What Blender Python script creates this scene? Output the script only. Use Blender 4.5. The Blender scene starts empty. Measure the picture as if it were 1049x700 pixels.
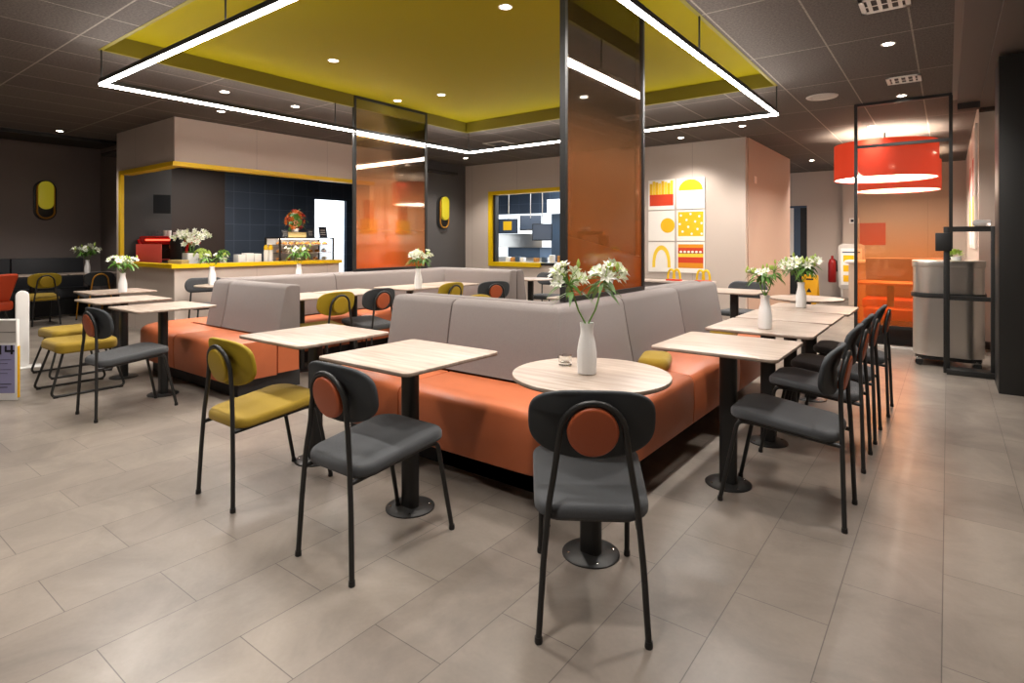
import bpy, bmesh, math, random
from mathutils import Vector, Matrix
PI = math.pi
scene = bpy.context.scene
COL = scene.collection

# ------------------------------------------------------------------ materials
MATS = {}
def lin(c):
    return tuple(((v/12.92) if v <= .04045 else ((v+.055)/1.055)**2.4) for v in c)
def hexc(h):
    h = h.lstrip('#'); return lin(tuple(int(h[i:i+2], 16)/255 for i in (0, 2, 4)))
def mat(name, col, rough=.6, metal=0, noise=None, bump=None, spec=.5, emit=None, estr=0, trans=0, ior=1.45, sheen=0, coat=0):
    """noise=(scale, amount) varies colour; bump=(scale, strength)"""
    if name in MATS: return MATS[name]
    m = bpy.data.materials.new(name); m.use_nodes = True
    nt = m.node_tree; b = nt.nodes['Principled BSDF']
    c = hexc(col) if isinstance(col, str) else col
    b.inputs['Base Color'].default_value = (*c, 1)
    b.inputs['Roughness'].default_value = rough
    b.inputs['Metallic'].default_value = metal
    b.inputs['Specular IOR Level'].default_value = spec
    b.inputs['IOR'].default_value = ior
    if trans: b.inputs['Transmission Weight'].default_value = trans
    if sheen: b.inputs['Sheen Weight'].default_value = sheen
    if coat: b.inputs['Coat Weight'].default_value = coat; b.inputs['Coat Roughness'].default_value = .1
    if emit:
        e = hexc(emit) if isinstance(emit, str) else emit
        b.inputs['Emission Color'].default_value = (*e, 1); b.inputs['Emission Strength'].default_value = estr
    if noise or bump:
        tc = nt.nodes.new('ShaderNodeTexCoord')
    if noise:
        n = nt.nodes.new('ShaderNodeTexNoise'); n.inputs['Scale'].default_value = noise[0]; n.inputs['Detail'].default_value = 5
        nt.links.new(tc.outputs['Object'], n.inputs['Vector'])
        mr = nt.nodes.new('ShaderNodeMapRange'); a = noise[1]
        mr.inputs['From Min'].default_value = .3; mr.inputs['From Max'].default_value = .7
        mr.inputs['To Min'].default_value = 1-a; mr.inputs['To Max'].default_value = 1+a
        nt.links.new(n.outputs['Fac'], mr.inputs['Value'])
        mx = nt.nodes.new('ShaderNodeVectorMath'); mx.operation = 'SCALE'
        mx.inputs[0].default_value = c
        nt.links.new(mr.outputs['Result'], mx.inputs['Scale'])
        nt.links.new(mx.outputs['Vector'], b.inputs['Base Color'])
    if bump:
        n2 = nt.nodes.new('ShaderNodeTexNoise'); n2.inputs['Scale'].default_value = bump[0]; n2.inputs['Detail'].default_value = 3
        nt.links.new(tc.outputs['Object'], n2.inputs['Vector'])
        bp = nt.nodes.new('ShaderNodeBump'); bp.inputs['Strength'].default_value = bump[1]; bp.inputs['Distance'].default_value = .01
        nt.links.new(n2.outputs['Fac'], bp.inputs['Height'])
        nt.links.new(bp.outputs['Normal'], b.inputs['Normal'])
    MATS[name] = m
    return m

def node_helper(name):
    m = bpy.data.materials.new(name); m.use_nodes = True; MATS[name] = m
    return m, m.node_tree, m.node_tree.nodes['Principled BSDF'], m.node_tree.nodes.new, m.node_tree.links.new

def floor_mat():
    m, nt, b, N, L = node_helper('floor_tiles')
    g = N('ShaderNodeNewGeometry'); mp = N('ShaderNodeMapping')
    mp.vector_type = 'POINT'
    mp.inputs['Location'].default_value = (-1.88, -.32, 0)
    sw = N('ShaderNodeSeparateXYZ'); cb = N('ShaderNodeCombineXYZ')
    L(g.outputs['Position'], sw.inputs[0])
    L(sw.outputs['Y'], cb.inputs['X']); 
    ng = N('ShaderNodeMath'); ng.operation = 'MULTIPLY'; ng.inputs[1].default_value = -1
    L(sw.outputs['X'], ng.inputs[0]); L(ng.outputs[0], cb.inputs['Y'])
    L(cb.outputs[0], mp.inputs['Vector'])
    br = N('ShaderNodeTexBrick'); br.offset = .5; br.offset_frequency = 2; br.squash = 1
    br.inputs['Scale'].default_value = 1; br.inputs['Brick Width'].default_value = .61; br.inputs['Row Height'].default_value = .305
    br.inputs['Mortar Size'].default_value = .0017; br.inputs['Mortar Smooth'].default_value = .1; br.inputs['Bias'].default_value = 0
    br.inputs['Color1'].default_value = (*hexc('7b7269'), 1); br.inputs['Color2'].default_value = (*hexc('867d73'), 1)
    br.inputs['Mortar'].default_value = (*hexc('554e49'), 1)
    L(mp.outputs[0], br.inputs['Vector'])
    n = N('ShaderNodeTexNoise'); n.inputs['Scale'].default_value = 2.4; n.inputs['Detail'].default_value = 10; n.inputs['Roughness'].default_value = .62; n.inputs['Distortion'].default_value = .6
    L(g.outputs['Position'], n.inputs['Vector'])
    r = N('ShaderNodeMapRange'); r.inputs['From Min'].default_value = .15; r.inputs['From Max'].default_value = .85; r.inputs['To Min'].default_value = .6; r.inputs['To Max'].default_value = 1.4
    L(n.outputs['Fac'], r.inputs['Value'])
    v = N('ShaderNodeVectorMath'); v.operation = 'SCALE'; L(br.outputs['Color'], v.inputs[0]); L(r.outputs[0], v.inputs['Scale'])
    n3 = N('ShaderNodeTexNoise'); n3.inputs['Scale'].default_value = 60; n3.inputs['Detail'].default_value = 4
    L(g.outputs['Position'], n3.inputs['Vector'])
    r3 = N('ShaderNodeMapRange'); r3.inputs['To Min'].default_value = .93; r3.inputs['To Max'].default_value = 1.07
    L(n3.outputs['Fac'], r3.inputs['Value'])
    v2 = N('ShaderNodeVectorMath'); v2.operation = 'SCALE'; L(v.outputs['Vector'], v2.inputs[0]); L(r3.outputs[0], v2.inputs['Scale'])
    L(v2.outputs['Vector'], b.inputs['Base Color'])
    rr = N('ShaderNodeMapRange'); rr.inputs['From Min'].default_value = .1; rr.inputs['From Max'].default_value = .9; rr.inputs['To Min'].default_value = .42; rr.inputs['To Max'].default_value = .26
    L(n.outputs['Fac'], rr.inputs['Value']); L(rr.outputs[0], b.inputs['Roughness'])
    bp = N('ShaderNodeBump'); bp.inputs['Strength'].default_value = .25; bp.inputs['Distance'].default_value = .003; bp.invert = True
    L(br.outputs['Fac'], bp.inputs['Height']); L(bp.outputs[0], b.inputs['Normal'])
    b.inputs['Specular IOR Level'].default_value = .45
    return m

def ceiling_mat():
    m, nt, b, N, L = node_helper('acoustic_ceiling')
    g = N('ShaderNodeNewGeometry')
    sw = N('ShaderNodeSeparateXYZ'); L(g.outputs['Position'], sw.inputs[0])
    cb = N('ShaderNodeCombineXYZ'); L(sw.outputs['Y'], cb.inputs['X']); L(sw.outputs['X'], cb.inputs['Y'])
    mp = N('ShaderNodeMapping'); mp.inputs['Location'].default_value = (-4.32+1.34*10, 1.45+.61*40, 0); L(cb.outputs[0], mp.inputs['Vector'])
    br = N('ShaderNodeTexBrick'); br.offset = 0; br.squash = 1
    br.inputs['Scale'].default_value = 1; br.inputs['Brick Width'].default_value = 1.34; br.inputs['Row Height'].default_value = .61
    br.inputs['Mortar Size'].default_value = .007; br.inputs['Mortar Smooth'].default_value = .1
    br.inputs['Color1'].default_value = (*hexc('504945'), 1); br.inputs['Color2'].default_value = (*hexc('57504b'), 1)
    br.inputs['Mortar'].default_value = (*hexc('8a827a'), 1)
    L(mp.outputs[0], br.inputs['Vector'])
    n = N('ShaderNodeTexNoise'); n.inputs['Scale'].default_value = 55; n.inputs['Detail'].default_value = 6; n.inputs['Roughness'].default_value = .75
    L(g.outputs['Position'], n.inputs['Vector'])
    r = N('ShaderNodeMapRange'); r.inputs['From Min'].default_value = .35; r.inputs['From Max'].default_value = .65; r.inputs['To Min'].default_value = .55; r.inputs['To Max'].default_value = 1.4
    L(n.outputs['Fac'], r.inputs['Value'])
    v = N('ShaderNodeVectorMath'); v.operation = 'SCALE'; L(br.outputs['Color'], v.inputs[0]); L(r.outputs[0], v.inputs['Scale'])
    L(v.outputs['Vector'], b.inputs['Base Color']); b.inputs['Roughness'].default_value = .9
    bp = N('ShaderNodeBump'); bp.inputs['Strength'].default_value = .4; bp.inputs['Distance'].default_value = .01
    L(n.outputs['Fac'], bp.inputs['Height']); L(bp.outputs[0], b.inputs['Normal'])
    return m

def wood_mat(name, base, dark):
    m, nt, b, N, L = node_helper(name)
    tc = N('ShaderNodeTexCoord'); mp = N('ShaderNodeMapping'); mp.inputs['Scale'].default_value = (2.2, 22, 2)
    L(tc.outputs['Object'], mp.inputs['Vector'])
    n = N('ShaderNodeTexNoise'); n.inputs['Scale'].default_value = 1.6; n.inputs['Detail'].default_value = 7; n.inputs['Distortion'].default_value = .4
    L(mp.outputs[0], n.inputs['Vector'])
    cr = N('ShaderNodeValToRGB'); cr.color_ramp.elements[0].position = .33; cr.color_ramp.elements[1].position = .62
    cr.color_ramp.elements[0].color = (*hexc(dark), 1); cr.color_ramp.elements[1].color = (*hexc(base), 1)
    L(n.outputs['Fac'], cr.inputs['Fac'])
    L(cr.outputs[0], b.inputs['Base Color']); b.inputs['Roughness'].default_value = .38
    return m

def tile_mat(name, col, mortar, w, h, rough=.35, off=0):
    m, nt, b, N, L = node_helper(name)
    g = N('ShaderNodeNewGeometry'); sw = N('ShaderNodeSeparateXYZ'); L(g.outputs['Position'], sw.inputs[0])
    ad = N('ShaderNodeMath'); ad.operation = 'ADD'; L(sw.outputs['X'], ad.inputs[0]); L(sw.outputs['Y'], ad.inputs[1])
    cb = N('ShaderNodeCombineXYZ'); L(ad.outputs[0], cb.inputs['X']); L(sw.outputs['Z'], cb.inputs['Y'])
    br = N('ShaderNodeTexBrick'); br.offset = off; br.inputs['Scale'].default_value = 1
    br.inputs['Brick Width'].default_value = w; br.inputs['Row Height'].default_value = h; br.inputs['Mortar Size'].default_value = .006
    c = hexc(col); br.inputs['Color1'].default_value = (*c, 1); br.inputs['Color2'].default_value = (*[x*1.25 for x in c], 1)
    br.inputs['Mortar'].default_value = (*hexc(mortar), 1)
    L(cb.outputs[0], br.inputs['Vector']); L(br.outputs[0], b.inputs['Base Color']); b.inputs['Roughness'].default_value = rough
    return m

def wall_mat(name, col, period=1.25, depth='x'):
    """painted panel wall with thin vertical panel joints"""
    m, nt, b, N, L = node_helper(name)
    g = N('ShaderNodeNewGeometry'); sw = N('ShaderNodeSeparateXYZ'); L(g.outputs['Position'], sw.inputs[0])
    ad = N('ShaderNodeMath'); ad.operation = 'ADD'; L(sw.outputs['X'], ad.inputs[0]); L(sw.outputs['Y'], ad.inputs[1])
    dv = N('ShaderNodeMath'); dv.operation = 'DIVIDE'; dv.inputs[1].default_value = period; L(ad.outputs[0], dv.inputs[0])
    fr = N('ShaderNodeMath'); fr.operation = 'FRACT'; L(dv.outputs[0], fr.inputs[0])
    lt = N('ShaderNodeMath'); lt.operation = 'LESS_THAN'; lt.inputs[1].default_value = .006/period; L(fr.outputs[0], lt.inputs[0])
    mx = N('ShaderNodeMix'); mx.data_type = 'RGBA'
    c = hexc(col); mx.inputs['A'].default_value = (*c, 1); mx.inputs['B'].default_value = (*[x*.6 for x in c], 1)
    L(lt.outputs[0], mx.inputs['Factor']); L(mx.outputs['Result'], b.inputs['Base Color'])
    b.inputs['Roughness'].default_value = .55
    n = N('ShaderNodeTexNoise'); n.inputs['Scale'].default_value = 90; L(g.outputs['Position'], n.inputs['Vector'])
    bp = N('ShaderNodeBump'); bp.inputs['Strength'].default_value = .06; bp.inputs['Distance'].default_value = .01
    L(n.outputs['Fac'], bp.inputs['Height']); L(bp.outputs[0], b.inputs['Normal'])
    return m

def glass_film(name, z0, z1, stops, gloss=.12):
    """glass with a colour-gradient film: clear at the top, orange at the foot. stops: (pos, tint, body colour, body share)"""
    m = bpy.data.materials.new(name); m.use_nodes = True; MATS[name] = m
    nt = m.node_tree; N = nt.nodes.new; L = nt.links.new
    for n in list(nt.nodes): nt.nodes.remove(n)
    out = N('ShaderNodeOutputMaterial')
    g = N('ShaderNodeNewGeometry'); sw = N('ShaderNodeSeparateXYZ'); L(g.outputs['Position'], sw.inputs[0])
    r = N('ShaderNodeMapRange'); r.inputs['From Min'].default_value = z0; r.inputs['From Max'].default_value = z1; L(sw.outputs['Z'], r.inputs['Value'])
    def ramp(vals):
        c = N('ShaderNodeValToRGB'); el = c.color_ramp.elements
        el[0].position = vals[0][0]; el[0].color = vals[0][1]; el[1].position = vals[-1][0]; el[1].color = vals[-1][1]
        for p, v in vals[1:-1]:
            e = el.new(p); e.color = v
        L(r.outputs[0], c.inputs['Fac']); return c
    tint = ramp([(s[0], (*hexc(s[1]), 1)) for s in stops])
    body = ramp([(s[0], (*hexc(s[2]), 1)) for s in stops])
    share = ramp([(s[0], (s[3], s[3], s[3], 1)) for s in stops])
    tr = N('ShaderNodeBsdfTransparent'); L(tint.outputs[0], tr.inputs[0])
    df = N('ShaderNodeBsdfDiffuse'); L(body.outputs[0], df.inputs[0])
    tl = N('ShaderNodeBsdfTranslucent'); L(body.outputs[0], tl.inputs[0])
    a = N('ShaderNodeMixShader'); a.inputs[0].default_value = .5; L(df.outputs[0], a.inputs[1]); L(tl.outputs[0], a.inputs[2])
    mx = N('ShaderNodeMixShader'); L(share.outputs[0], mx.inputs[0]); L(tr.outputs[0], mx.inputs[1]); L(a.outputs[0], mx.inputs[2])
    gl = N('ShaderNodeBsdfGlossy'); gl.inputs['Roughness'].default_value = .04; gl.inputs['Color'].default_value = (1, .93, .85, 1)
    lw = N('ShaderNodeFresnel'); lw.inputs['IOR'].default_value = 1.5
    ad = N('ShaderNodeMath'); ad.operation = 'ADD'; ad.inputs[1].default_value = gloss; L(lw.outputs[0], ad.inputs[0]); ad.use_clamp = True
    m2 = N('ShaderNodeMixShader'); L(ad.outputs[0], m2.inputs[0]); L(mx.outputs[0], m2.inputs[1]); L(gl.outputs[0], m2.inputs[2])
    L(m2.outputs[0], out.inputs['Surface'])
    return m

floorM = floor_mat(); ceilM = ceiling_mat()
woodM = wood_mat('bleached_wood', 'b3a598', '998778')
beige = wall_mat('beige_wall', 'c2b4a8'); pinkb = wall_mat('rose_beige_wall', 'b89c8a', 30)
darkwall = mat('dark_brown_wall', '7d736f', .6, bump=(60, .05)); greywall = mat('charcoal_wall', '524e4c', .6, bump=(60, .05))
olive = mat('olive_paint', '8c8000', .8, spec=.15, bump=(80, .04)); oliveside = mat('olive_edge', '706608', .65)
darkceil = mat('dark_ceiling', '35302d', .8); soffitM = mat('soffit_brown', '5c544f', .6)
fabricdark = mat('charcoal_fabric', '3f4143', .9, bump=(900, .25), noise=(300, .12), sheen=.15)
shelldark = mat('charcoal_shell', '33373a', .75, bump=(500, .1))
mustard = mat('mustard_fabric', '94791a', .85, bump=(900, .25), noise=(300, .1), sheen=.1)
mustshell = mat('mustard_shell', '96800e', .7, bump=(500, .1))
terra = mat('terracotta_leather', 'a4502c', .45, bump=(250, .08))
mustleather = mat('mustard_leather', '9c820f', .5, bump=(250, .08))
blackmetal = mat('black_metal', '2b2b2a', .42, .3, bump=(400, .03)); blackpl = mat('black_plastic', '1c1c1c', .5)
ochremetal = mat('ochre_metal', 'b07818', .4)
orange = mat('orange_leather', 'b4623c', .42, bump=(180, .07), noise=(7, .05)); orange2 = mat('orange_red_leather', 'b8401c', .45)
piping = mat('dark_seam', '6b3016', .6)
greyfab = mat('grey_fabric', '7a726e', .92, bump=(700, .3), noise=(220, .1), sheen=.1)
plinthM = mat('plinth_grey', '2f2f30', .6); 
white = mat('white_ceramic', 'ececea', .35); whitep = mat('white_paint', 'e6e4e0', .5)
leafM = mat('leaf_green', '4f7a25', .5, noise=(20, .2)); stemM = mat('stem_green', '5f8a34', .5); petalM = mat('white_petals', 'f1f2e4', .5); budM = mat('green_buds', 'a9c05a', .5)
yel = mat('yellow_paint', 'e0b800', .4); 
led = mat('led_white', 'ffffff', .5, emit=(1, .92, .85), estr=26)
ledhot = mat('lamp_glow', 'ffffff', .5, emit=(1, .88, .74), estr=25)
steel = mat('brushed_steel', 'dedad4', .3, 1, bump=(8, .25)); chrome = mat('chrome', 'c8c8c8', .15, 1)
bluetile = tile_mat('blue_tile', '2e3744', '4a5462', .33, .33)
bluepanel = mat('blue_panel', '44566b', .6); glowwhite = mat('kitchen_white_glow', 'eef1f4', .5, emit=(.85, .93, 1), estr=.55)  # white walls glow to stand in for the bright lighting of hidden rooms
brownpanel = mat('brown_panel', '31241f', .5)
glassM = mat('clear_glass', 'ffffff', .02, trans=1, ior=1.1)
redlac = mat('red_lacquer', 'b00f12', .25); redglow = mat('red_sign_glow', 'ff2a1c', .5, emit=(1, .08, .04), estr=2.2)
redac = mat('red_acrylic', 'dd5a50', .3); screenM = mat('screen_dark', '23272c', .2); screenblue = mat('screen_blue', '2b3646', .3, emit=(.2, .3, .45), estr=.04)
printwhite = mat('print_white', 'efe9df', .6); pyel = mat('print_yellow', 'e9b50d', .6); pyel2 = mat('print_light_yellow', 'f2cc3a', .6); pred = mat('print_red', 'c93a15', .6); pora = mat('print_orange', 'd98a12', .6); pbrown = mat('print_brown', '9a3d14', .6)
violet = mat('print_violet', '8d8bb0', .6); inkM = mat('print_ink', '1c1c26', .6); greyp = mat('print_grey', 'b9b4ae', .6)
drumM = mat('red_drum_shade', 'd8371e', .7, emit=(1, .09, .03), estr=.22); drumglow = mat('drum_diffuser', 'ffffff', .6, emit=(1, .87, .74), estr=5)
redM = mat('red_plastic', 'a01414', .4); yelsign = mat('wet_floor_yellow', 'd9a70c', .45)
wicker = mat('wicker', 'b39a63', .8, bump=(80, .5)); pastry = mat('pastry', 'c58a45', .7, noise=(30, .3)); cream = mat('cream', 'f0e6d4', .6)
fl_red = mat('red_blossom', 'a31c17', .6); fl_or = mat('orange_blossom', 'd8792a', .6); fl_pk = mat('peach_blossom', 'e3a27e', .6)
seatwood = mat('amber_wood', 'b8702c', .4)

# ------------------------------------------------------------------ mesh builder
class MB:
    def __init__(s, mats): s.v = []; s.f = []; s.mi = []; s.sm = []; s.mats = mats if isinstance(mats, (list, tuple)) else [mats]; s.X = Matrix.Identity(4)
    def add(s, vs, fs, mi=0, smooth=True):
        o = len(s.v); s.v += [s.X @ Vector(v) for v in vs]
        for f in fs: s.f.append([i+o for i in f]); s.mi.append(mi); s.sm.append(smooth)
        return s
    def box(s, lo, hi, mi=0, bev=0, seg=2):
        bm = bmesh.new(); bmesh.ops.create_cube(bm, size=1)
        c = [(a+b)/2 for a, b in zip(lo, hi)]; d = [abs(b-a) for a, b in zip(lo, hi)]
        for v in bm.verts: v.co = Vector([c[i]+v.co[i]*d[i] for i in range(3)])
        if bev: bmesh.ops.bevel(bm, geom=bm.edges[:], offset=min(bev, min(d)*.49), segments=seg, profile=.5, affect='EDGES')
        bm.verts.index_update()
        s.add([v.co for v in bm.verts], [[v.index for v in f.verts] for f in bm.faces], mi, bool(bev)); bm.free(); return s
    def lathe(s, prof, mi=0, seg=24, c=(0, 0, 0), smooth=True, flute=None, caps=True):
        vs = []; n = len(prof)
        for r, z in prof:
            for k in range(seg):
                a = 2*PI*k/seg; rr = r
                if flute: rr = r*(1+flute[1]*math.cos(a*flute[0]))
                vs.append((c[0]+rr*math.cos(a), c[1]+rr*math.sin(a), c[2]+z))
        fs = [[i*seg+k, i*seg+(k+1) % seg, (i+1)*seg+(k+1) % seg, (i+1)*seg+k] for i in range(n-1) for k in range(seg)]
        if caps: fs += [list(range(seg))[::-1], [(n-1)*seg+k for k in range(seg)]]
        return s.add(vs, fs, mi, smooth)
    def tube(s, pts, r, mi=0, seg=10, closed=False, r2=None, flat=1):
        pts = [Vector(p) for p in pts]; n = len(pts); vs = []; up = None
        for i, p in enumerate(pts):
            a = pts[i-1] if (i > 0 or closed) else p; b = pts[(i+1) % n] if (i < n-1 or closed) else p
            t = (b-a).normalized()
            if up is None:
                up = Vector((0, 0, 1)) if abs(t.z) < .9 else Vector((1, 0, 0))
            u = t.cross(up).normalized(); w = u.cross(t).normalized(); up = w
            rr = r if r2 is None else r+(r2-r)*i/max(1, n-1)
            for k in range(seg):
                th = 2*PI*k/seg; vs.append(p+u*(rr*math.cos(th))+w*(rr*flat*math.sin(th)))
        m = n if closed else n-1
        fs = [[i*seg+k, ((i+1) % n)*seg+k, ((i+1) % n)*seg+(k+1) % seg, i*seg+(k+1) % seg] for i in range(m) for k in range(seg)]
        if not closed: fs += [list(range(seg)), [(n-1)*seg+k for k in range(seg)][::-1]]
        return s.add(vs, fs, mi, True)
    def prism(s, out, z0, z1, bev=.004, mi=0, axis='z', seg=3, bevb=None, dome=0):
        """extrude a 2D outline from z0 to z1 with rounded rims; axis y puts the outline in xz"""
        n = len(out); bevb = bev if bevb is None else bevb
        P = [Vector((p[0], p[1])) for p in out]
        area = sum(P[i].x*P[(i+1) % n].y-P[(i+1) % n].x*P[i].y for i in range(n))
        sg = 1 if area > 0 else -1
        nm = []
        for i in range(n):
            t = (P[(i+1) % n]-P[i-1]); q = Vector((t.y, -t.x))*sg
            nm.append(q.normalized() if q.length > 0 else Vector((0, 0)))
        rings = []
        for k in range(seg+1):
            a = PI/2*k/seg; rings.append((bevb*(1-math.sin(a)), z0+bevb*(1-math.cos(a))))
        for k in range(seg+1):
            a = PI/2*k/seg; rings.append((bev*(1-math.cos(a)), z1-bev*(1-math.sin(a))))
        if dome:
            for q in (.35, .6, .8): rings.append((('s', q), z1+dome*(1-(1-q)**2)))
        vs = []; cx = sum(p.x for p in P)/n; cy = sum(p.y for p in P)/n; C = Vector((cx, cy))
        for ins, z in rings:
            for p, q in zip(P, nm):
                if isinstance(ins, tuple): w = C+(p-q*bev-C)*(1-ins[1])
                else: w = p-q*ins
                vs.append((w.x, w.y, z) if axis == 'z' else (w.x, z, w.y))
        m = len(rings)
        fs = [[i*n+k, i*n+(k+1) % n, (i+1)*n+(k+1) % n, (i+1)*n+k] for i in range(m-1) for k in range(n)]
        fs += [list(range(n))[::-1], [(m-1)*n+k for k in range(n)]]
        return s.add(vs, fs, mi, True)
    def poly(s, pts, mi=0, flip=False):
        return s.add(pts, [list(range(len(pts)))], mi, False)
    def build(s, name, parent=None, loc=None, rz=0):
        me = bpy.data.meshes.new(name); me.from_pydata([tuple(v) for v in s.v], [], s.f)
        for m in s.mats: me.materials.append(m)
        for p, mi, sm in zip(me.polygons, s.mi, s.sm): p.material_index = mi; p.use_smooth = sm
        bm = bmesh.new(); bm.from_mesh(me); bmesh.ops.recalc_face_normals(bm, faces=bm.faces); bm.to_mesh(me); bm.free()
        if any(s.sm): 
            try: me.set_sharp_from_angle(angle=math.radians(40))
            except Exception: pass
        o = bpy.data.objects.new(name, me); COL.objects.link(o)
        if parent: o.parent = parent
        if loc: o.location = loc
        o.rotation_euler.z = rz
        return o

def thing(name, label, cat, loc=(0, 0, 0), rz=0, group=None):
    o = bpy.data.objects.new(name, None); COL.objects.link(o); o.location = loc; o.rotation_euler = (0, 0, rz)
    o.empty_display_size = .1
    return tag(o, label, cat, group)
def tag(o, label, cat, group=None):
    o['label'] = label; o['category'] = cat
    if group: o['group'] = group
    return o
def struct(o): o['kind'] = 'structure'; return o
def kids(o): return [c for c in bpy.data.objects if c.parent == o]
def dup(o, loc=None, rz=None, label=None, group=None, parent=None):
    c = o.copy(); COL.objects.link(c)
    if parent: c.parent = parent
    if loc is not None: c.location = loc
    if rz is not None: c.rotation_euler.z = rz
    if label: c['label'] = label
    if group: c['group'] = group
    for k in kids(o): dup(k, parent=c)
    return c

def fillet(pts, r, n=6):
    pts = [Vector(p) for p in pts]; out = [pts[0]]
    for i in range(1, len(pts)-1):
        a, b, c = pts[i-1], pts[i], pts[i+1]
        d1 = (a-b); d2 = (c-b); q = min(r, d1.length*.49, d2.length*.49)
        p0 = b+d1.normalized()*q; p1 = b+d2.normalized()*q
        for k in range(n+1):
            t = k/n; out.append(p0*(1-t)**2+b*2*t*(1-t)+p1*t*t)
    out.append(pts[-1]); return out
def rrect(w, h, r, n=6, cx=0, cy=0):
    o = []
    for (x, y, a0) in ((w/2-r, h/2-r, 0), (-w/2+r, h/2-r, 90), (-w/2+r, -h/2+r, 180), (w/2-r, -h/2+r, 270)):
        for k in range(n+1):
            a = math.radians(a0+90*k/n); o.append((cx+x+r*math.cos(a), cy+y+r*math.sin(a)))
    return o
def circle(r, n=40, cx=0, cy=0, ry=None):
    return [(cx+r*math.cos(2*PI*k/n), cy+(ry or r)*math.sin(2*PI*k/n)) for k in range(n)]
def arcpts(c, r, a0, a1, n):
    return [(c[0]+r*math.cos(a0+(a1-a0)*k/n), c[1]+r*math.sin(a0+(a1-a0)*k/n)) for k in range(n+1)]

# ------------------------------------------------------------------ camera (eye 1.29 m, level, shifted lens)
cam = bpy.data.cameras.new('camera'); cam.sensor_width = 36; cam.lens = 590/1049*36
cam.shift_y = -102/1049; cam.clip_start = .02
co = bpy.data.objects.new('camera', cam); COL.objects.link(co); co.location = (0, 0, 1.29)
YAW = math.atan2(446.5, 590); co.rotation_euler = (PI/2, 0, YAW); scene.camera = co

# ------------------------------------------------------------------ room shell
H = 3.0; ZR = 3.15
RX0, RX1, RY0, RY1 = -6.0, -1.5, 1.88, 6.75      # ceiling recess
XL, XR, YB, YF = -13.0, 2.2, 15.6, -2.5
struct(MB(floorM).box((XL-.2, YF-.2, -.1), (XR+.2, YB+.2, 0)).build('floor'))
c = MB([ceilM, darkceil])
for lo, hi in (((-11.3, YF, H), (RX0, YB, H+.05)), ((RX1, YF, H), (.04, YB, H+.05)), ((RX0, YF, H), (RX1, RY0, H+.05)), ((RX0, RY1, H), (RX1, YB, H+.05))): c.box(lo, hi, 0)
c.box((XL-.2, YF-.2, H+.07), (-11.3, YB, H+.12), 1); c.box((-11.36, YF, H-.03), (-11.3, YB, H+.12), 1)
struct(c.build('ceiling'))
c = MB([olive, oliveside]); t = .03
c.box((RX0-t, RY0-t, ZR), (RX1+t, RY1+t, ZR+.04), 0)
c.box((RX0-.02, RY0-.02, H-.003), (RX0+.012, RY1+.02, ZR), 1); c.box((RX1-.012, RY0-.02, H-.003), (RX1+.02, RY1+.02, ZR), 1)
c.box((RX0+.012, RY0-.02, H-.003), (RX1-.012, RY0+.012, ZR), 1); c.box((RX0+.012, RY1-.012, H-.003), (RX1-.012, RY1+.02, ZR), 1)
struct(c.build('ceiling_recess'))
# soffit on the right
c = MB([soffitM, mat('trim_brown', '6a605a', .5), darkceil])
c.box((.04, YF, 2.97), (.09, 8.6, 3.05), 1); c.box((.09, YF, 2.93), (.30, 8.75, 3.05), 0); c.box((.30, YF, 2.90), (XR+.2, 8.98, 3.05), 0)
c.box((.09, 8.62, 2.86), (.30, 8.76, 2.93), 2); c.box((.30, 8.88, 2.86), (.62, 8.98, 2.9), 2)
struct(c.build('ceiling_soffit'))
c = MB(ceilM); c.box((.04, 8.6, H), (.5, YB, H+.05)); struct(c.build('ceiling_strip'))
# walls
struct(MB(darkwall).box((XL-.15, YF-.2, 0), (XL, 4.2, H+.07)).build('wall_left'))
struct(MB(darkwall).box((XL, 4.06, 0), (-10.45, 4.2, H+.07)).build('wall_left_return'))
struct(MB(darkwall).box((XL-.15, YF-.2, 0), (XR+.2, YF, H+.05)).build('wall_front'))
struct(MB(beige).box((XR, YF, 0), (XR+.15, 8.98, H)).build('wall_right'))
struct(MB(beige).box((.30, 8.98, 0), (XR+.2, 9.1, H)).build('wall_right_end'))
struct(MB(beige).box((.30, 9.1, 0), (.45, YB, H)).build('wall_right_passage'))
w = MB(beige); w.box((-2.75, YB, 0), (-1.9, YB+.15, H)); w.box((-1.95, YB-.25, 0), (.3, YB+.15, H)); w.box((-3.6, YB, 0), (-3.3, YB+.15, H)); w.box((-3.3, YB, 2.15), (-2.75, YB+.15, H)); w.box((-8, YB, 0), (-3.6, YB+.15, H))
struct(w.build('wall_back'))
# serving counter block
BX, BY = -8.4, 3.48; ZT, ZS = 2.33, .93
w = MB([beige, darkwall, mat('interior_black', '2a2a2b', .6)])
w.box((-10.45, BY, 0), (BX, BY+.12, ZS)); w.box((-10.45, BY, ZT+.02), (BX, BY+.12, H)); w.box((-10.45, BY, ZS), (-10.27, BY+.12, ZT+.02))
w.box((BX-.12, BY+.12, 0), (BX, 6.14, ZS)); w.box((BX-.12, BY+.12, ZT+.02), (BX, 6.9, H)); w.box((BX-.12, 6.9, 0), (BX, 7.98, H))
w.box((-10.45, BY+.12, 0), (-10.32, 4.23, H), 2); w.box((-10.27, BY+.03, ZS+.06), (-10.255, BY+.13, ZT), 2)
struct(w.build('wall_serving_counter'))
f = MB(yel)   # yellow lining of the opening
f.box((-10.29, BY-.03, ZS), (-10.21, BY+.02, ZT+.06)); f.box((-10.21, BY-.03, ZT), (BX+.03, BY+.13, ZT+.06)); f.box((BX-.13, BY+.13, ZT), (BX+.03, 6.9, ZT+.06))
struct(f.build('trim_1'))
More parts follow.
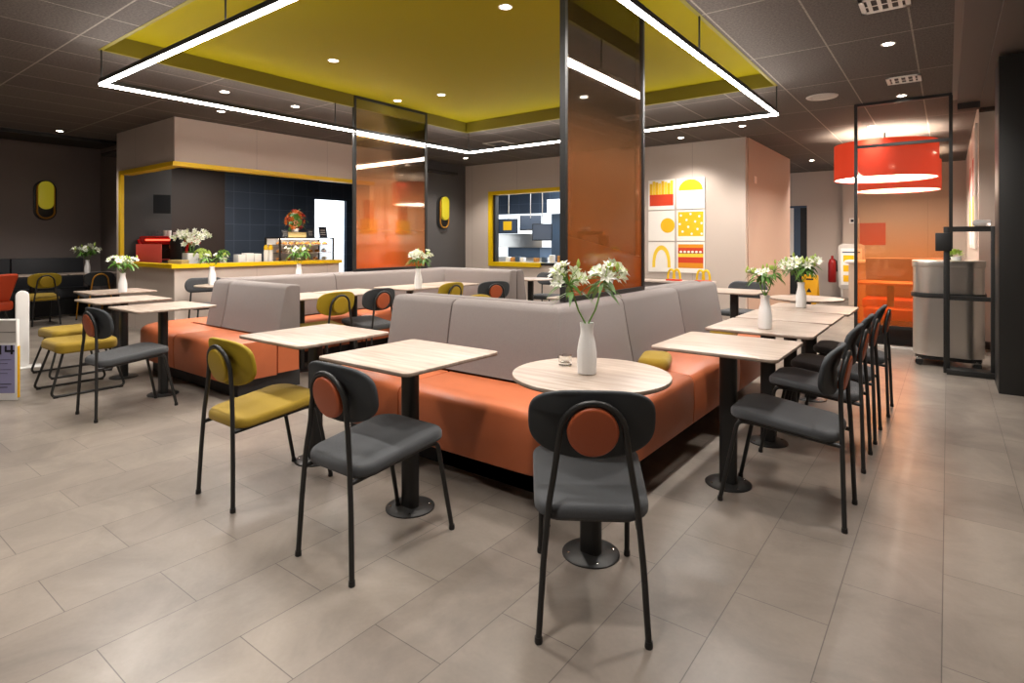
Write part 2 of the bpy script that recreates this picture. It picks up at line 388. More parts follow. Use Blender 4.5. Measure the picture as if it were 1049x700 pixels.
f = MB(yel); f.box((-10.29, BY-.06, ZS), (BX+.06, BY+.1, ZS+.055)); f.box((BX-.1, BY+.1, ZS), (BX+.06, 6.16, ZS+.055)); struct(f.build('trim_2'))
ct = MB(mat('counter_dark', '3a3c42', .3)); ct.box((-10.25, BY+.13, ZS-.02), (BX-.13, 4.25, ZS+.035)); ct.box((-9.1, 4.25, ZS-.02), (BX-.1, 6.1, ZS+.035)); ct.box((-9.05, 3.7, 0), (BX-.2, 6.0, ZS-.02)); ct.box((-10.05, 3.7, 0), (-9.05, 4.2, ZS-.02))
tag(ct.build('service_worktop'), 'dark L-shaped worktop behind the yellow sill, carrying the coffee machine and pastry case', 'counter')
w = MB([bluetile, brownpanel, MATS['interior_black']])
w.box((-11.6, 4.2, 0), (-11.5, 4.45, H), 2); w.box((-11.6, 4.45, 0), (-11.49, 5.7, H), 1); w.box((-11.6, 5.7, 0), (-11.5, 7.75, H), 0); w.box((-11.6, 7.75, 2.27), (-11.5, 8.62, H), 0); w.box((-11.6, 8.62, 0), (-11.5, 9.4, H), 0)
w.box((-11.6, 9.3, 0), (-8.75, 9.4, H), 0)
struct(w.build('wall_serving_back'))
struct(MB(darkceil).box((-11.5, BY+.12, 2.75), (BX-.12, 9.3, 2.8)).build('ceiling_serving'))
struct(MB(greywall).box((-8.82, 7.98, 0), (-8.7, 9.75, H)).build('wall_charcoal'))
struct(MB(beige).box((-8.7, 7.88, 0), (-8.4, 7.98, H)).build('wall_beige_return'))
w = MB([bluepanel, glowwhite]); w.box((-13.6, 7.6, 0), (-11.6, 7.74, 2.6), 0); w.box((-14.2, 7.6, 0), (-14.1, 9.6, 2.6), 1); w.box((-14.2, 9.2, 0), (-11.6, 9.3, 2.6), 1); w.box((-14.2, 7.6, 2.6), (-11.6, 9.3, 2.65), 1)
struct(w.build('wall_preparation_room'))
# kitchen wall with opening
KY = 9.75; KX0, KX1 = -7.98, -5.6; KZ0, KZ1 = .84, 2.33
w = MB(beige); w.box((-8.7, KY, 0), (KX0, KY+.14, H)); w.box((KX0, KY, 0), (KX1, KY+.14, KZ0)); w.box((KX0, KY, KZ1), (KX1, KY+.14, H)); w.box((KX1, KY, 0), (-2.62, KY+.14, H))
struct(w.build('wall_kitchen'))
f = MB([yel, blackpl]); f.box((KX0-.03, KY-.03, KZ0-.07), (KX0+.07, KY+.15, KZ1+.06)); f.box((KX0+.07, KY-.03, KZ1-.02), (KX1, KY+.15, KZ1+.06)); f.box((KX0+.07, KY-.06, KZ0-.07), (-6.62, KY+.15, KZ0+.02)); f.box((-6.62, KY-.03, KZ0-.03), (KX1, KY+.15, KZ0+.02), 1)
f.box((KX0+.07, KY+.02, KZ0+.02), (KX0+.13, KY+.14, KZ1), 1)
struct(f.build('trim_3'))
w = MB([glowwhite, bluetile, bluepanel]); w.box((-10.4, 12.6, 0), (-3.5, 12.7, 2.05), 0); w.box((-10.4, 12.55, 2.05), (-3.5, 12.7, H), 1); w.box((-10.5, KY+.14, 0), (-10.4, 12.7, 2.05), 0); w.box((-10.5, KY+.14, 2.05), (-10.4, 12.7, H), 1); w.box((-3.5, KY+.14, 0), (-3.4, 12.7, H), 0)
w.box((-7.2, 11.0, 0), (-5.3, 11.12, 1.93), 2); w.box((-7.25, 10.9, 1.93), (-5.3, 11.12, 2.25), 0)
struct(w.build('wall_kitchen_back'))
struct(MB(darkceil).box((-10.5, KY+.14, H), (-3.4, 12.7, H+.05)).build('ceiling_kitchen'))
# rose beige block on the right
struct(MB([pinkb]).box((-3.4, KY+.1, 0), (-2.60, 12.95, H)).build('wall_block_side'))
d = MB([blackpl, bluepanel, whitep]); d.box((-3.3, YB+.02, 0), (-2.75, YB+.08, .95), 0); d.box((-3.3, YB+.02, .95), (-3.05, YB+.08, 2.15), 2); d.box((-3.05, YB+.02, .95), (-2.9, YB+.08, 2.15), 1); d.box((-2.9, YB+.02, .95), (-2.75, YB+.08, 2.15), 0)  # white upper pane is painted to stand in for the lit corridor beyond
d.box((-3.32, YB-.02, 0), (-3.27, YB+.03, 2.18), 1); d.box((-3.3, YB-.02, 2.13), (-2.75, YB+.03, 2.18), 1)
struct(d.build('door_1'))
# baseboards
struct(MB(greywall).box((.30, 8.96, 0), (XR, 8.98, .09)).build('baseboard_right'))
struct(MB(blackpl).box((-11.3, YF, 2.95), (-11.26, 4.0, H)).build('trim_4'))
struct(MB(blackmetal).box((.345, 6.40, 0), (.85, 6.9, 2.87), bev=.004).build('column'))
p = MB([blackmetal, chrome]); p.box((1.0, 5.37, 0), (1.07, 5.44, 2.9)); p.box((1.0, 5.36, .9), (1.02, 5.37, 1.4), 1)
tag(p.build('door_post'), 'slim dark upright post at the far right edge, nearer than the thick column', 'post')
p = MB([mat('floor_threshold', 'cfcac3', .4)]); p.box((-.95, 8.36, 0), (.3, 8.42, .02)); struct(p.build('trim_5'))

# lit white framed panels on the passage wall
for i, (y0, y1) in enumerate(((9.35, 10.4), (10.55, 11.6))):
    t = thing('wall_poster', ('pale lit poster on the passage wall, nearest the corner' if i == 0 else 'pale lit poster on the passage wall, further from the corner'), 'poster', (.285, (y0+y1)/2, 1.2), 0, 'pale posters along the passage wall')
    MB(whitep).box((-.01, -(y1-y0)/2, 0), (.015, (y1-y0)/2, 1.6), bev=.004).build('frame', t)
    q = MB([printwhite, pyel, pred]); q.box((-.014, -(y1-y0)/2+.05, .05), (-.0102, (y1-y0)/2-.05, 1.55), 0); q.box((-.017, -.25, .3), (-.0142, .3, .7), 1); q.box((-.017, -.15, .7), (-.0142, .2, 1.2), 2); q.build('print', t)

# ------------------------------------------------------------------ lights
def lamp(kind, name, loc, energy, col, size=.1, rot=(0, 0, 0), spot=None, blend=.5, parent=None, sy=None):
    l = bpy.data.lights.new(name, kind); l.energy = energy; l.color = col
    if kind == 'AREA':
        l.size = size
        if sy: l.shape = 'RECTANGLE'; l.size_y = sy
    else: l.shadow_soft_size = size
    if spot: l.spot_size = math.radians(spot); l.spot_blend = blend
    o = bpy.data.objects.new(name, l); COL.objects.link(o); o.location = loc; o.rotation_euler = rot
    if parent: o.parent = parent
    return o
WARM = (1, .93, .87); COOL = (.88, .94, 1)
# light frame under the recess
LF = thing('pendant_light_frame', 'large square suspended LED light frame hanging below the olive ceiling recess', 'light', (0, 0, 0))
ZL = 2.69; lx0, lx1, ly0, ly1 = RX0, RX1, RY0, 6.8
for a, b in (((lx0, ly0), (lx1, ly0)), ((lx1, ly0), (lx1, ly1)), ((lx1, ly1), (lx0, ly1)), ((lx0, ly1), (lx0, ly0))):
    horiz = a[1] == b[1]; x0, x1 = sorted((a[0], b[0])); y0, y1 = sorted((a[1], b[1])); q = .015
    o = MB(blackmetal).box((x0-q, y0-q, ZL+.012), (x1+q, y1+q, ZL+.05)).build('housing', LF)
    o = MB(led).box((x0-q+.002, y0-q+.002, ZL-.010), (x1+q-.002, y1+q-.002, ZL+.0115)).build('diffuser', LF); o['label'] = 'glowing white LED diffuser'
for x, y in ((lx0, ly0), (lx1, ly1), (lx0, ly1), (lx1, ly0), (lx0, 4.33), (lx1, 4.33), (-3.78, ly0), (-3.78, ly1)):
    MB(blackmetal).tube([(x, y, ZL+.05), (x, y, ZR if (lx0 < x < lx1 and ly0 < y < ly1) else H)], .007, seg=6).build('hanger_rod', LF)
# downlights
def downlight_proto():
    t = thing('downlight', '', 'light', (0, 0, 0))
    MB(whitep).lathe([(.04, -.002), (.055, -.006), (.058, 0), (.04, .0)], seg=20, caps=False).build('trim_ring', t)
    o = MB(ledhot).lathe([(.0395, -.003), (.0395, -.001)], seg=20).build('lens', t); o['label'] = 'bright round lens'
    return t
DL = downlight_proto(); first = True
spots = [
 (-5.02, 3.6, ZR, 'recessed downlight in the olive recess, left of centre and nearest the glass screen'), (-5.1, 5.26, ZR, 'recessed downlight in the olive recess, near its back corner'),
 (-2.79, 3.6, ZR, 'recessed downlight in the olive recess, at the top middle of the photo'), (-5.77, 5.13, ZR, 'recessed downlight in the olive recess, close beside the glass screen top'),
 (-6.56, 3.25, H, 'downlight in the dark ceiling just left of the recess edge'), (-6.56, 4.14, H, 'downlight in the dark ceiling above the serving sill middle'),
 (-7.58, 3.71, H, 'downlight in the dark ceiling in front of the counter block corner'), (-10.9, 2.87, H, 'small downlight at the left ceiling edge by the dark wall'),
 (-7.83, 8.78, H, 'downlight in front of the charcoal wall panel at the back'), (-.41, 5.92, H, 'downlight in the dark ceiling between the two air vents'),
 (-.43, 8.11, H, 'downlight above the standing glass screen on the right'), (-2.41, 8.81, H, 'downlight in front of the corner of the rose beige block'),
 (-3.49, 9.2, H, 'downlight washing the six food prints'), (-2.27, 13.4, H, 'far downlight near the door in the back wall'), (-.9, 10.0, H, 'downlight behind the standing glass screen'),
 (-1.0, 1.0, H, 'added unseen downlight over the nearest chair, above the frame'), (-3.5, .4, H, 'added unseen downlight over the floor in front of the tables'), (-.2, 3.0, H, 'added unseen downlight over the right hand aisle'), (-7.2, 1.0, H, 'added unseen downlight over the floor at the left'), (-10.2, .8, H, 'added unseen downlight over the far left floor'), (-1.6, -1.2, H, 'added unseen downlight behind the camera'), (-4.2, -1.4, H, 'added unseen downlight at the left, behind the camera'),  # downlights on this line are added out of view to light floor and left wall
]
for x, y, z, lab in spots:
    o = DL if first else dup(DL, label=lab); first = False
    o.location = (x, y, z); o['label'] = lab; o['group'] = 'recessed ceiling downlights'
    e = 52 if y < 8 else 60
    lamp('SPOT', 'spot_light', (0, 0, -.02), e, WARM, .1, (0, 0, 0), 115, .6, parent=o)
# small ceiling fixtures
def vent(x, y, lab):
    t = thing('air_vent', lab, 'vent', (x, y, H), 0, 'white ceiling air vents')
    m = MB([whitep]); s = .15
    for a, b in (((-s, -s), (s, -s+.03)), ((-s, s-.03), (s, s)), ((-s, -s), (-s+.03, s)), ((s-.03, -s), (s, s))): m.box((a[0], a[1], -.012), (b[0], b[1], 0))
    m.build('frame', t); MB(blackpl).box((-s+.02, -s+.02, -.004), (s-.02, s-.02, -.001)).build('backing', t)
    for k in range(4):
        x0 = -.09+.06*k; MB(whitep).box((x0-.012, -s+.03, -.011), (x0+.012, s-.03, -.005)).build('slat', t)
    MB(whitep).box((-s+.03, -.01, -.0115), (s-.03, .01, -.0105)).build('crossbar', t)
vent(-.36, 4.88, 'white slatted square air vent at the very top edge of the ceiling'); vent(-.37, 7.3, 'white slatted square air vent above the standing glass screen')
t = MB(greyp).lathe([(.17, 0), (.16, -.012), (.12, -.015), (.11, -.006), (.03, -.012), (.02, -.012)], seg=30).build('ceiling_speaker', loc=(-1.18, 7.6, H)); tag(t, 'round grey ceiling speaker beside the downlights on the right', 'speaker')
t = MB([greyp, blackpl]); t.box((-.22, -.22, -.01), (.22, .22, -.001)); t.box((-.16, -.16, -.014), (.16, .16, -.01), 1); t = t.build('air_grille', loc=(-6.2, 7.85, H)); tag(t, 'square ceiling grille behind the light frame near the kitchen wall', 'vent')
# drum lamps
for i, (x, y) in enumerate(((-.79, 10.7), (-.78, 13.3))):
    t = thing('drum_pendant_lamp', ['wide red drum pendant lamp, the nearer and higher looking of two', 'wide red drum pendant lamp hanging behind the nearer one'][i], 'lamp', (x, y, 2.27), 0, 'red drum pendant lamps')
    R = .69
    MB(drumM).lathe([(R, 0), (R, .55), (R-.012, .55), (R-.012, 0), (R, 0)], seg=56, caps=False).build('lamp_shade', t)
    o = MB(drumglow).lathe([(R-.014, .012), (R-.014, .03)], seg=56).build('diffuser', t); o['label'] = 'glowing cream diffuser'
    MB(blackmetal).tube([(0, 0, .3), (0, 0, .73)], .012, seg=8).build('rod', t)
    MB(mat('added_lining', 'f2e6da', .7)).lathe([(R-.013, .03), (R-.013, .548), (R-.016, .548), (R-.016, .03), (R-.013, .03)], seg=56, caps=False).build('lining', t)  # white lining added to keep red bounce off the ceiling
    lamp('POINT', 'bulb', (0, 0, .2), 45, (1, .85, .7), .15, parent=t); lamp('AREA', 'bulb', (0, 0, .008), 26, (1, .86, .74), .9, parent=t)

# light for hidden rooms
lamp('AREA', 'kitchen_light', (-6.9, 11.2, 2.9), 120, COOL, 2.5); lamp('AREA', 'preparation_light', (-12.8, 8.5, 2.5), 22, COOL, 1.0)
lamp('AREA', 'serving_light', (-9.6, 5.4, 2.7), 50, (1, .93, .85), 1.2)
# LED frame helps the renderer: area lights follow the four glowing sides
for x, y, sx, sy in ((-3.78, ly0, 4.4, .05), (-3.78, ly1, 4.4, .05), (lx0, 4.33, .05, 4.8), (lx1, 4.33, .05, 4.8)):
    lamp('AREA', 'led_light', (x, y, ZL-.03), 45, (1, .95, .91), sx, sy=sy, parent=LF)
    lamp('AREA', 'led_uplight', (x, y, ZL+.06), 6, (1, .95, .88), sx, (PI, 0, 0), sy=sy, parent=LF)
w = bpy.data.worlds.new('world'); scene.world = w; w.use_nodes = True; w.node_tree.nodes['Background'].inputs[0].default_value = (1, .92, .85, 1); w.node_tree.nodes['Background'].inputs[1].default_value = .15

# ------------------------------------------------------------------ chairs
def make_chair(shell, seatm, disc, metal, lab, name='dining_chair'):
    t = thing(name, lab, 'chair')
    # seat: rounded trapezoid pad
    o = []
    for (x, y, r, a0) in ((.205, .235, .09, 0), (-.205, .235, .09, 90), (-.192, -.243, .085, 180), (.192, -.243, .085, 270)):
        cx, cy = x-math.copysign(r, x), y-math.copysign(r, y)
        for k in range(8):
            a = math.radians(a0+90*k/7); o.append((cx+r*math.cos(a), cy+r*math.sin(a)))
    tilt = lambda m: [v.__setattr__('z', v.z+.13*(min(v.y, .12)-.12)+.0) for v in m.v]
    m = MB(seatm); m.prism(o, .428, .474, bev=.02, bevb=.012, dome=.006, seg=4); tilt(m); m.build('seat', t)
    m = MB(blackpl); m.prism([(x*.93, y*.93) for x, y in o], .418, .429, bev=.003, seg=1); tilt(m); m.build('seat_pan', t)
    # backrest: wide shield, flatter on top, rounder below
    n = 64; b = []
    for k in range(n):
        a = 2*PI*k/n; ca, sa = math.cos(a), math.sin(a)
        e = .72 if sa > 0 else .86
        x = .212*math.copysign(abs(ca)**e, ca); z = .118*math.copysign(abs(sa)**(e-.18), sa)
        if sa < 0: x *= 1-.05*abs(sa)
        b.append((x, z))
    m = MB(shell); m.prism(b, -.011, .013, bev=.009, bevb=.009, axis='y')
    for i, v in enumerate(m.v): v.y += .9*v.x*v.x*1.0 + 0; v.y += -.18*v.z   # curved and reclined
    back = m.build('backrest', t, loc=(0, -.222, .690))
    m = MB(disc); m.prism(circle(.084, 40), -.045, -.012, bev=.012, bevb=.012, axis='y', seg=4)
    for v in m.v: v.y += -.18*v.z
    m.build('back_disc', t, loc=(0, -.222, .676))
    # back frame: inverted U that carries on down as the rear legs
    def rl(s): return [(s*.175, -.27, .012), (s*.160, -.262, .25), (s*.142, -.255, .44), (s*.122, -.248, .56), (s*.107, -.248, .665)]
    ptsL = [Vector(p) for p in rl(-1)]; ptsR = [Vector(p) for p in rl(1)]
    arch = [Vector((-.107*math.cos(PI*k/14), -.248-.018*math.sin(PI*k/14), .665+.107*math.sin(PI*k/14))) for k in range(15)]
    MB(metal).tube([Vector((-.122, -.248, .56))]+arch+[Vector((.122, -.248, .56))], .0105, seg=10).build('back_frame', t)
    for s, P in ((-1, ptsL), (1, ptsR)):
        lg = MB(metal).tube(P[:4], .0105, seg=10).build('leg', t)
        MB(blackpl).lathe([(.012, 0), (.0135, .004), (.0125, .022)], seg=10, c=(s*.175, -.27, 0)).build('foot', lg)
        lg = MB(metal).tube(fillet([(s*.147, -.256, .372), (s*.165, .12, .412), (s*.168, .19, .412), (s*.178, .272, .012)], .06), .0105, seg=10).build('leg', t)
        MB(blackpl).lathe([(.012, 0), (.0135, .004), (.0125, .022)], seg=10, c=(s*.178, .272, 0)).build('foot', lg)
    MB(metal).tube([(-.15, -.19, .377), (.15, -.19, .377)], .007, seg=8).build('crossbar', t)
    return t
def facing(dx, dy): return math.atan2(-dx, dy)
G = 'metal-legged dining chairs with a round back disc'
dark = make_chair(shelldark, fabricdark, terra, blackmetal, 'charcoal chair nearest the camera, tucked at the round table with its disc facing us')
dark['group'] = G; dark.location = (-1.052, 1.85, 0); dark.rotation_euler.z = facing(-.3, .455)
for x, y, r, lab in [
 (-1.955, 1.628, 0, 'charcoal chair with terracotta disc at the square table left of the round table'),
 (-5.03, 1.75, .03, 'charcoal chair with terracotta disc beside the mustard sled stools'),
 (-.635, 3.1, PI/2, 'charcoal chair in the right row, the nearest and largest of that row'),
 (-.645, 3.92, PI/2, 'charcoal chair in the right row, second from the camera'),
 (-.64, 4.5, PI/2, 'charcoal chair in the right row, third from the camera'),
 (-.62, 5.22, PI/2, 'charcoal chair at the far end of the right row, nearest the glass screen'),
 (-4.95, 3.98, PI/2, 'charcoal chair with terracotta disc inside the seating island, just left of the grey front backrest'),
 (-4.67, 5.67, PI/2-.5, 'charcoal chair with terracotta disc at the back of the seating island'),
]: dup(dark, (x, y, 0), r, lab, G)
must = make_chair(mustshell, mustard, mustleather, blackmetal, 'mustard chair in front, at the square table beside the terracotta-disc chair'); must['group'] = G
must.location = (-2.89, 1.655, 0)
for x, y, r, lab in [
 (-4.95, 3.45, PI/2, 'mustard chair inside the seating island, the left one seen over the front square table'),
 (-4.95, 5.08, PI/2, 'mustard chair at the back of the seating island beside the tall white vase'),
 (-3.2, 4.02, -PI/2+.1, 'mustard chair of which only the top shows above the grey front backrest'),
 (-11.35, 2.75, PI/2, 'mustard chair at the table against the dark left wall'),
]: dup(must, (x, y, 0), r, lab, G)
och = make_chair(shelldark, fabricdark, shelldark, ochremetal, 'dark chair with ochre tube frame at the table against the dark left wall'); och['group'] = G
och.location = (-11.2, 3.42, 0); och.rotation_euler.z = PI/2
for o in kids(och):
    if o.name.startswith('back_disc'): bpy.data.objects.remove(o)

# low mustard stools on sled frames
def make_stool(lab):
    t = thing('sled_stool', lab, 'stool', (0, 0, 0), 0, 'mustard stools on sled frames')
    # cushion arched underneath
    m = MB(mustard); nx, ny = 22, 14; W2, D2 = .24, .22
    m.prism(rrect(.48, .46, .08, 8), .365, .455, bev=.035, bevb=.02, dome=.006, seg=5)
    for v in m.v:
        k = max(0, 1-abs(v.x)/.2); 
        if v.z < .4: v.z += .03*k
        v.z += -.012*(abs(v.x)/.24)**2
    m.build('seat', t)
    for s in (-1, 1):
        P = fillet([(s*.17, -.16, .385), (s*.235, -.27, .012), (s*.235, .27, .012), (s*.17, .16, .385)], .05)
        r = MB(blackmetal).tube(P, .010, seg=8).build('sled_frame', t)
        for y in (-.235, .235): MB(blackpl).box((s*.235-.014, y-.016, 0), (s*.235+.014, y+.016, .02), bev=.004).build('glide', r)
    MB(blackmetal).tube([(-.17, -.14, .385), (.17, -.14, .385)], .010, seg=8).build('crossbar', t)
    return t
st = make_stool('mustard stool on a black sled frame, nearer of the two behind the charcoal chair'); st.location = (-6.1, 1.75, 0)
dup(st, (-6.93, 1.93, 0), .05, 'mustard stool on a black sled frame, the further of the two')

# rounded grey low-back chairs
def make_tub(lab):
    t = thing('tub_chair', lab, 'chair', (0, 0, 0), 0, 'grey rounded-back chairs')
    m = MB(fabricdark); m.prism(rrect(.50, .20, .098, 10), -.03, .03, bev=.028, bevb=.028, axis='y', seg=4)
    for v in m.v: v.y += 1.1*v.x*v.x
    m.build('backrest', t, loc=(0, -.23, .70))
    MB(fabricdark).prism(rrect(.46, .44, .12, 8), .40, .46, bev=.025, dome=.006).build('seat', t)
    for sx in (-1, 1):
        for sy in (-1, 1):
            top = .62 if sy < 0 else .41
            MB(blackmetal).tube([(sx*.2, sy*.24, 0), (sx*.165, sy*.19, top)], .011, seg=8).build('leg', t)
    return t
tb = make_tub('grey rounded-back chair at the small round table before the serving counter'); tb.location = (-7.95, 3.72, 0); tb.rotation_euler.z = -PI/2-.2
for x, y, r, lab in ((-5.05, 7.55, PI+.1, 'grey rounded-back chair behind the round table near the kitchen hatch'), (-3.3, 5.35, PI-.5, 'grey rounded-back chair just left of the orange glass screen, lower in view'), (-2.0, 7.25, PI-.2, 'grey rounded-back chair beyond the end of the right hand bench')):
    dup(tb, (x, y, 0), r, lab)

# orange armchair at left edge
t = thing('armchair', 'orange lounge chair cut off by the left edge of the photo', 'chair', (-10.95, 1.95, 0), PI/2+.4)
m = MB(orange2); m.prism(rrect(.62, .52, .06, 6), -.05, .05, bev=.04, axis='y', seg=4)
for v in m.v: v.y += .9*v.x*v.x-.35*v.z; v.x *= 1+.35*v.z
m.build('backrest', t, loc=(0, -.25, .57))
MB(orange2).prism(rrect(.6, .56, .1, 6), .3, .44, bev=.04, dome=.01).build('seat', t)
for sx in (-1, 1):
    for sy in (-1, 1): MB(blackmetal).tube([(sx*.26, sy*.24, 0), (sx*.2, sy*.18, .32)], .014, seg=8).build('leg', t)

# ------------------------------------------------------------------ tables
def pedestal(t, z):
    MB(blackmetal).prism(rrect(.088, .06, .022, 5), .008, z, bev=.001, seg=1).build('post', t)
    b = MB(blackmetal).lathe([(.118, 0), (.118, .005), (.112, .009), (.02, .011)], seg=40).build('base', t)
    for k in range(4):
        a = PI/4+k*PI/2; MB(chrome).lathe([(.006, .009), (.006, .0125), (.003, .0135)], seg=8, c=(.095*math.cos(a), .095*math.sin(a), 0)).build('bolt', b)
    MB(blackmetal).box((-.2, -.025, z-.008), (.2, .025, z)).build('bracket', t)
def square_table(lab, size=.62, sy=None):
    t = thing('cafe_table', lab, 'table', (0, 0, 0), 0, 'square pale wood pedestal tables')
    o = rrect(size, sy or size, .028, 5)
    MB(woodM).prism(o, .734, .746, bev=.002, bevb=.001, seg=2).build('tabletop', t)
    MB(mat('table_edge', '6f5f50', .5)).prism(o, .729, .7339, bev=.001, bevb=.003, seg=2).build('edge_band', t)
    pedestal(t, .729); return t
sq = square_table('square pale wood table left of the round table, in front of the orange bench'); sq.location = (-2.085, 1.935, 0)
for x, y, lab in [(-2.99, 2.02, 'square pale wood table with the mustard chair, in the gap between the benches'),
 (-5.31, 2.11, 'square pale wood table at the charcoal chair near the left bench'), (-6.28, 2.15, 'square pale wood table in the left row, behind the first one'), (-7.38, 2.45, 'square pale wood table carrying a vase, furthest of the left row'),
 (-.935, 3.15, 'square pale wood table in the right row, nearest the camera'), (-.925, 3.96, 'square pale wood table with a vase in the right row, second from the camera'), (-.925, 4.62, 'square pale wood table in the right row, third from the camera'), (-.9, 5.27, 'square pale wood table with a full white bouquet, fourth in the right row'),
 (-5.2, 3.34, 'square pale wood table inside the seating island, nearest its left opening'), (-5.2, 3.99, 'square pale wood table inside the seating island behind the mustard chair'), (-5.2, 4.82, 'square pale wood table with a vase inside the seating island'), (-5.2, 5.46, 'square pale wood table in the back corner of the seating island'),
 (-2.83, 5.0, 'square pale wood table just left of the orange glass screen foot'), (-2.85, 3.95, 'square pale wood table hidden behind the grey front backrest'), (-1.9, 6.62, 'square pale wood table beyond the end of the right hand bench')]:
    dup(sq, (x, y, 0), 0, lab)
def round_table(lab, r=.325):
    t = thing('round_table', lab, 'table', (0, 0, 0), 0, 'round pale wood pedestal tables')
    MB(woodM).prism(circle(r, 64), .734, .746, bev=.002, bevb=.001, seg=2).build('tabletop', t)
    MB(MATS['table_edge']).prism(circle(r, 64), .729, .7339, bev=.001, bevb=.003, seg=2).build('edge_band', t)
    pedestal(t, .729); return t
rt = round_table('round pale wood table in front, with the white vase and tealight'); rt.location = (-1.18, 2.1, 0)
for x, y, lab in ((-7.35, 3.62, 'round pale wood table with a vase before the serving counter corner'), (-7.25, 4.62, 'round pale wood table behind the left arm of the bench'), (-4.95, 7.0, 'round pale wood table below the kitchen hatch'), (-1.1, 6.2, 'round pale wood table at the far end of the right row')):
    dup(rt, (x, y, 0), 0, lab)
dt = square_table('pale wood table against the dark left wall with the mustard chair', .72, .78); dt.location = (-12.05, 2.8, 0)
dup(dt, (-12.1, 3.62, 0), 0, 'pale wood table against the dark left wall, carrying a vase')
for o in [dt]+[x for x in bpy.data.objects if x.get('label', '').startswith('pale wood table against the dark left wall, c')]: o.location.z = 0; o['group'] = 'tables along the dark wall'

# ------------------------------------------------------------------ upholstered island
def sweep(m, stations, prof, mi=0, ends=True, bev=.012):
    """stations: list of (point, outward dir); prof: closed list of (distance, z)"""
    n = len(prof); cd = sum(p[0] for p in prof)/n; cz = sum(p[1] for p in prof)/n
    def ring(P, D, shrink):
        q = []
        for d, z in prof:
            dd = cd+(d-cd)*(1-shrink/max(.05, abs(d-cd))) if shrink and abs(d-cd) > shrink else d
            zz = cz+(z-cz)*(1-shrink/max(.05, abs(z-cz))) if shrink and abs(z-cz) > shrink else z
            q.append((P[0]+D[0]*dd, P[1]+D[1]*dd, zz))
        return q
    S = []
    def shift(i, j, amt):
        a, b = Vector(stations[i][0]), Vector(stations[j][0]); d = (b-a)
        return tuple(a+d.normalized()*amt) if d.length > 1e-6 else tuple(a)
    if ends:
        S.append((stations[0][0], stations[0][1], bev)); S.append((shift(0, 1, bev*.3), stations[0][1], bev*.3)); S.append((shift(0, 1, bev), stations[0][1], 0))
        S += [(p, d, 0) for p, d in stations[1:-1]]
        S.append((shift(-1, -2, bev), stations[-1][1], 0)); S.append((shift(-1, -2, bev*.3), stations[-1][1], bev*.3)); S.append((stations[-1][0], stations[-1][1], bev))
    else: S = [(p, d, 0) for p, d in stations]
    vs = []
    for P, D, sh in S: vs += ring(P, D, sh)
    fs = [[i*n+k, i*n+(k+1) % n, (i+1)*n+(k+1) % n, (i+1)*n+k] for i in range(len(S)-1) for k in range(n)]
    fs += [list(range(n)), [(len(S)-1)*n+k for k in range(n)][::-1]]
    m.add(vs, fs, mi, True); return m
def straight(a, b, d, n=1): return [((a[0]+(b[0]-a[0])*k/n, a[1]+(b[1]-a[1])*k/n), d) for k in range(n+1)]
def fan(p, a0, a1, n=8): return [(p, (math.cos(a0+(a1-a0)*k/n), math.sin(a0+(a1-a0)*k/n))) for k in range(n+1)]
SEAT = [(0, .15), (.415, .15), (.425, .16), (.432, .30), (.43, .415), (.42, .44), (.395, .456), (.30, .462), (0, .462)]
def seats(parent, segs, name='seat_cushion'):
    for s in segs: sweep(MB(orange), s, SEAT, bev=.01).build(name, parent)
BACK = [(0, .475), (-.03, .62), (-.075, .875), (-.09, .9), (-.12, .912), (-.20, .912), (-.215, .905), (-.222, .89), (-.222, .475)]
def backs(parent, segs):
    for s in segs: sweep(MB(greyfab), s, BACK, bev=.012).build('backrest_panel', parent)
U = .003
# right hand unit (front arm + right arm)
b1 = thing('banquette', 'grey-backed orange leather corner bench behind the nearest round table and along the right row', 'bench', (-1.69, 2.70, 0), 0, 'grey and orange banquettes of the seating island')
def L(*a): return a
ox, oy = 1.69, -2.70     # to local
def loc1(segs): return [[((p[0]+ox, p[1]+oy), d) for p, d in s] for s in segs]
cxr, cyr = -1.69, 2.70
seg = [straight((-3.25, cyr), (-2.55-U, cyr), (0, -1)),
       straight((-2.55+U, cyr), (cxr, cyr), (0, -1))+fan((cxr, cyr), -PI/2, 0, 10)[1:]+straight((cxr, cyr), (cxr, 3.55-U), (1, 0))[1:],
       straight((cxr, 3.55+U), (cxr, 4.55-U), (1, 0)), straight((cxr, 4.55+U), (cxr, 5.6), (1, 0))]
seats(b1, loc1(seg))
# mitred corner backrest panels
def back_run(parent, a, b, d, miter0=0, miter1=0, loc=(0, 0)):
    """panel from a to b; miter shifts the end with depth (for corners)"""
    A = Vector(a); B = Vector(b); T = (B-A).normalized(); D = Vector(d)
    m = MB(greyfab); n = len(BACK); vs = []; bev = .012
    cd = sum(p[0] for p in BACK)/n; cz = sum(p[1] for p in BACK)/n
    for base, sg, mt in ((A, 1, miter0), (B, -1, miter1)):
        seq = [(bev, 0), (bev*.3, bev*.3), (0, bev)] if not mt else [(0, 0)]
        if sg < 0: seq = seq[::-1]
        for sh, off in seq:
            for dd, z in BACK:
                d2 = dd-math.copysign(min(sh, abs(dd-cd)), dd-cd) if sh else dd
                z2 = z-math.copysign(min(sh, abs(z-cz)), z-cz) if sh else z
                p = base+T*(sg*off)+D*d2+T*(mt*dd)
                vs.append((p.x+loc[0], p.y+loc[1], z2))
    R = len(vs)//n
    fs = [[i*n+k, i*n+(k+1) % n, (i+1)*n+(k+1) % n, (i+1)*n+k] for i in range(R-1) for k in range(n)]+[list(range(n)), [(R-1)*n+k for k in range(n)][::-1]]
    m.add(vs, fs, 0, True); m.build('backrest_panel', parent)
l1 = (ox, oy)
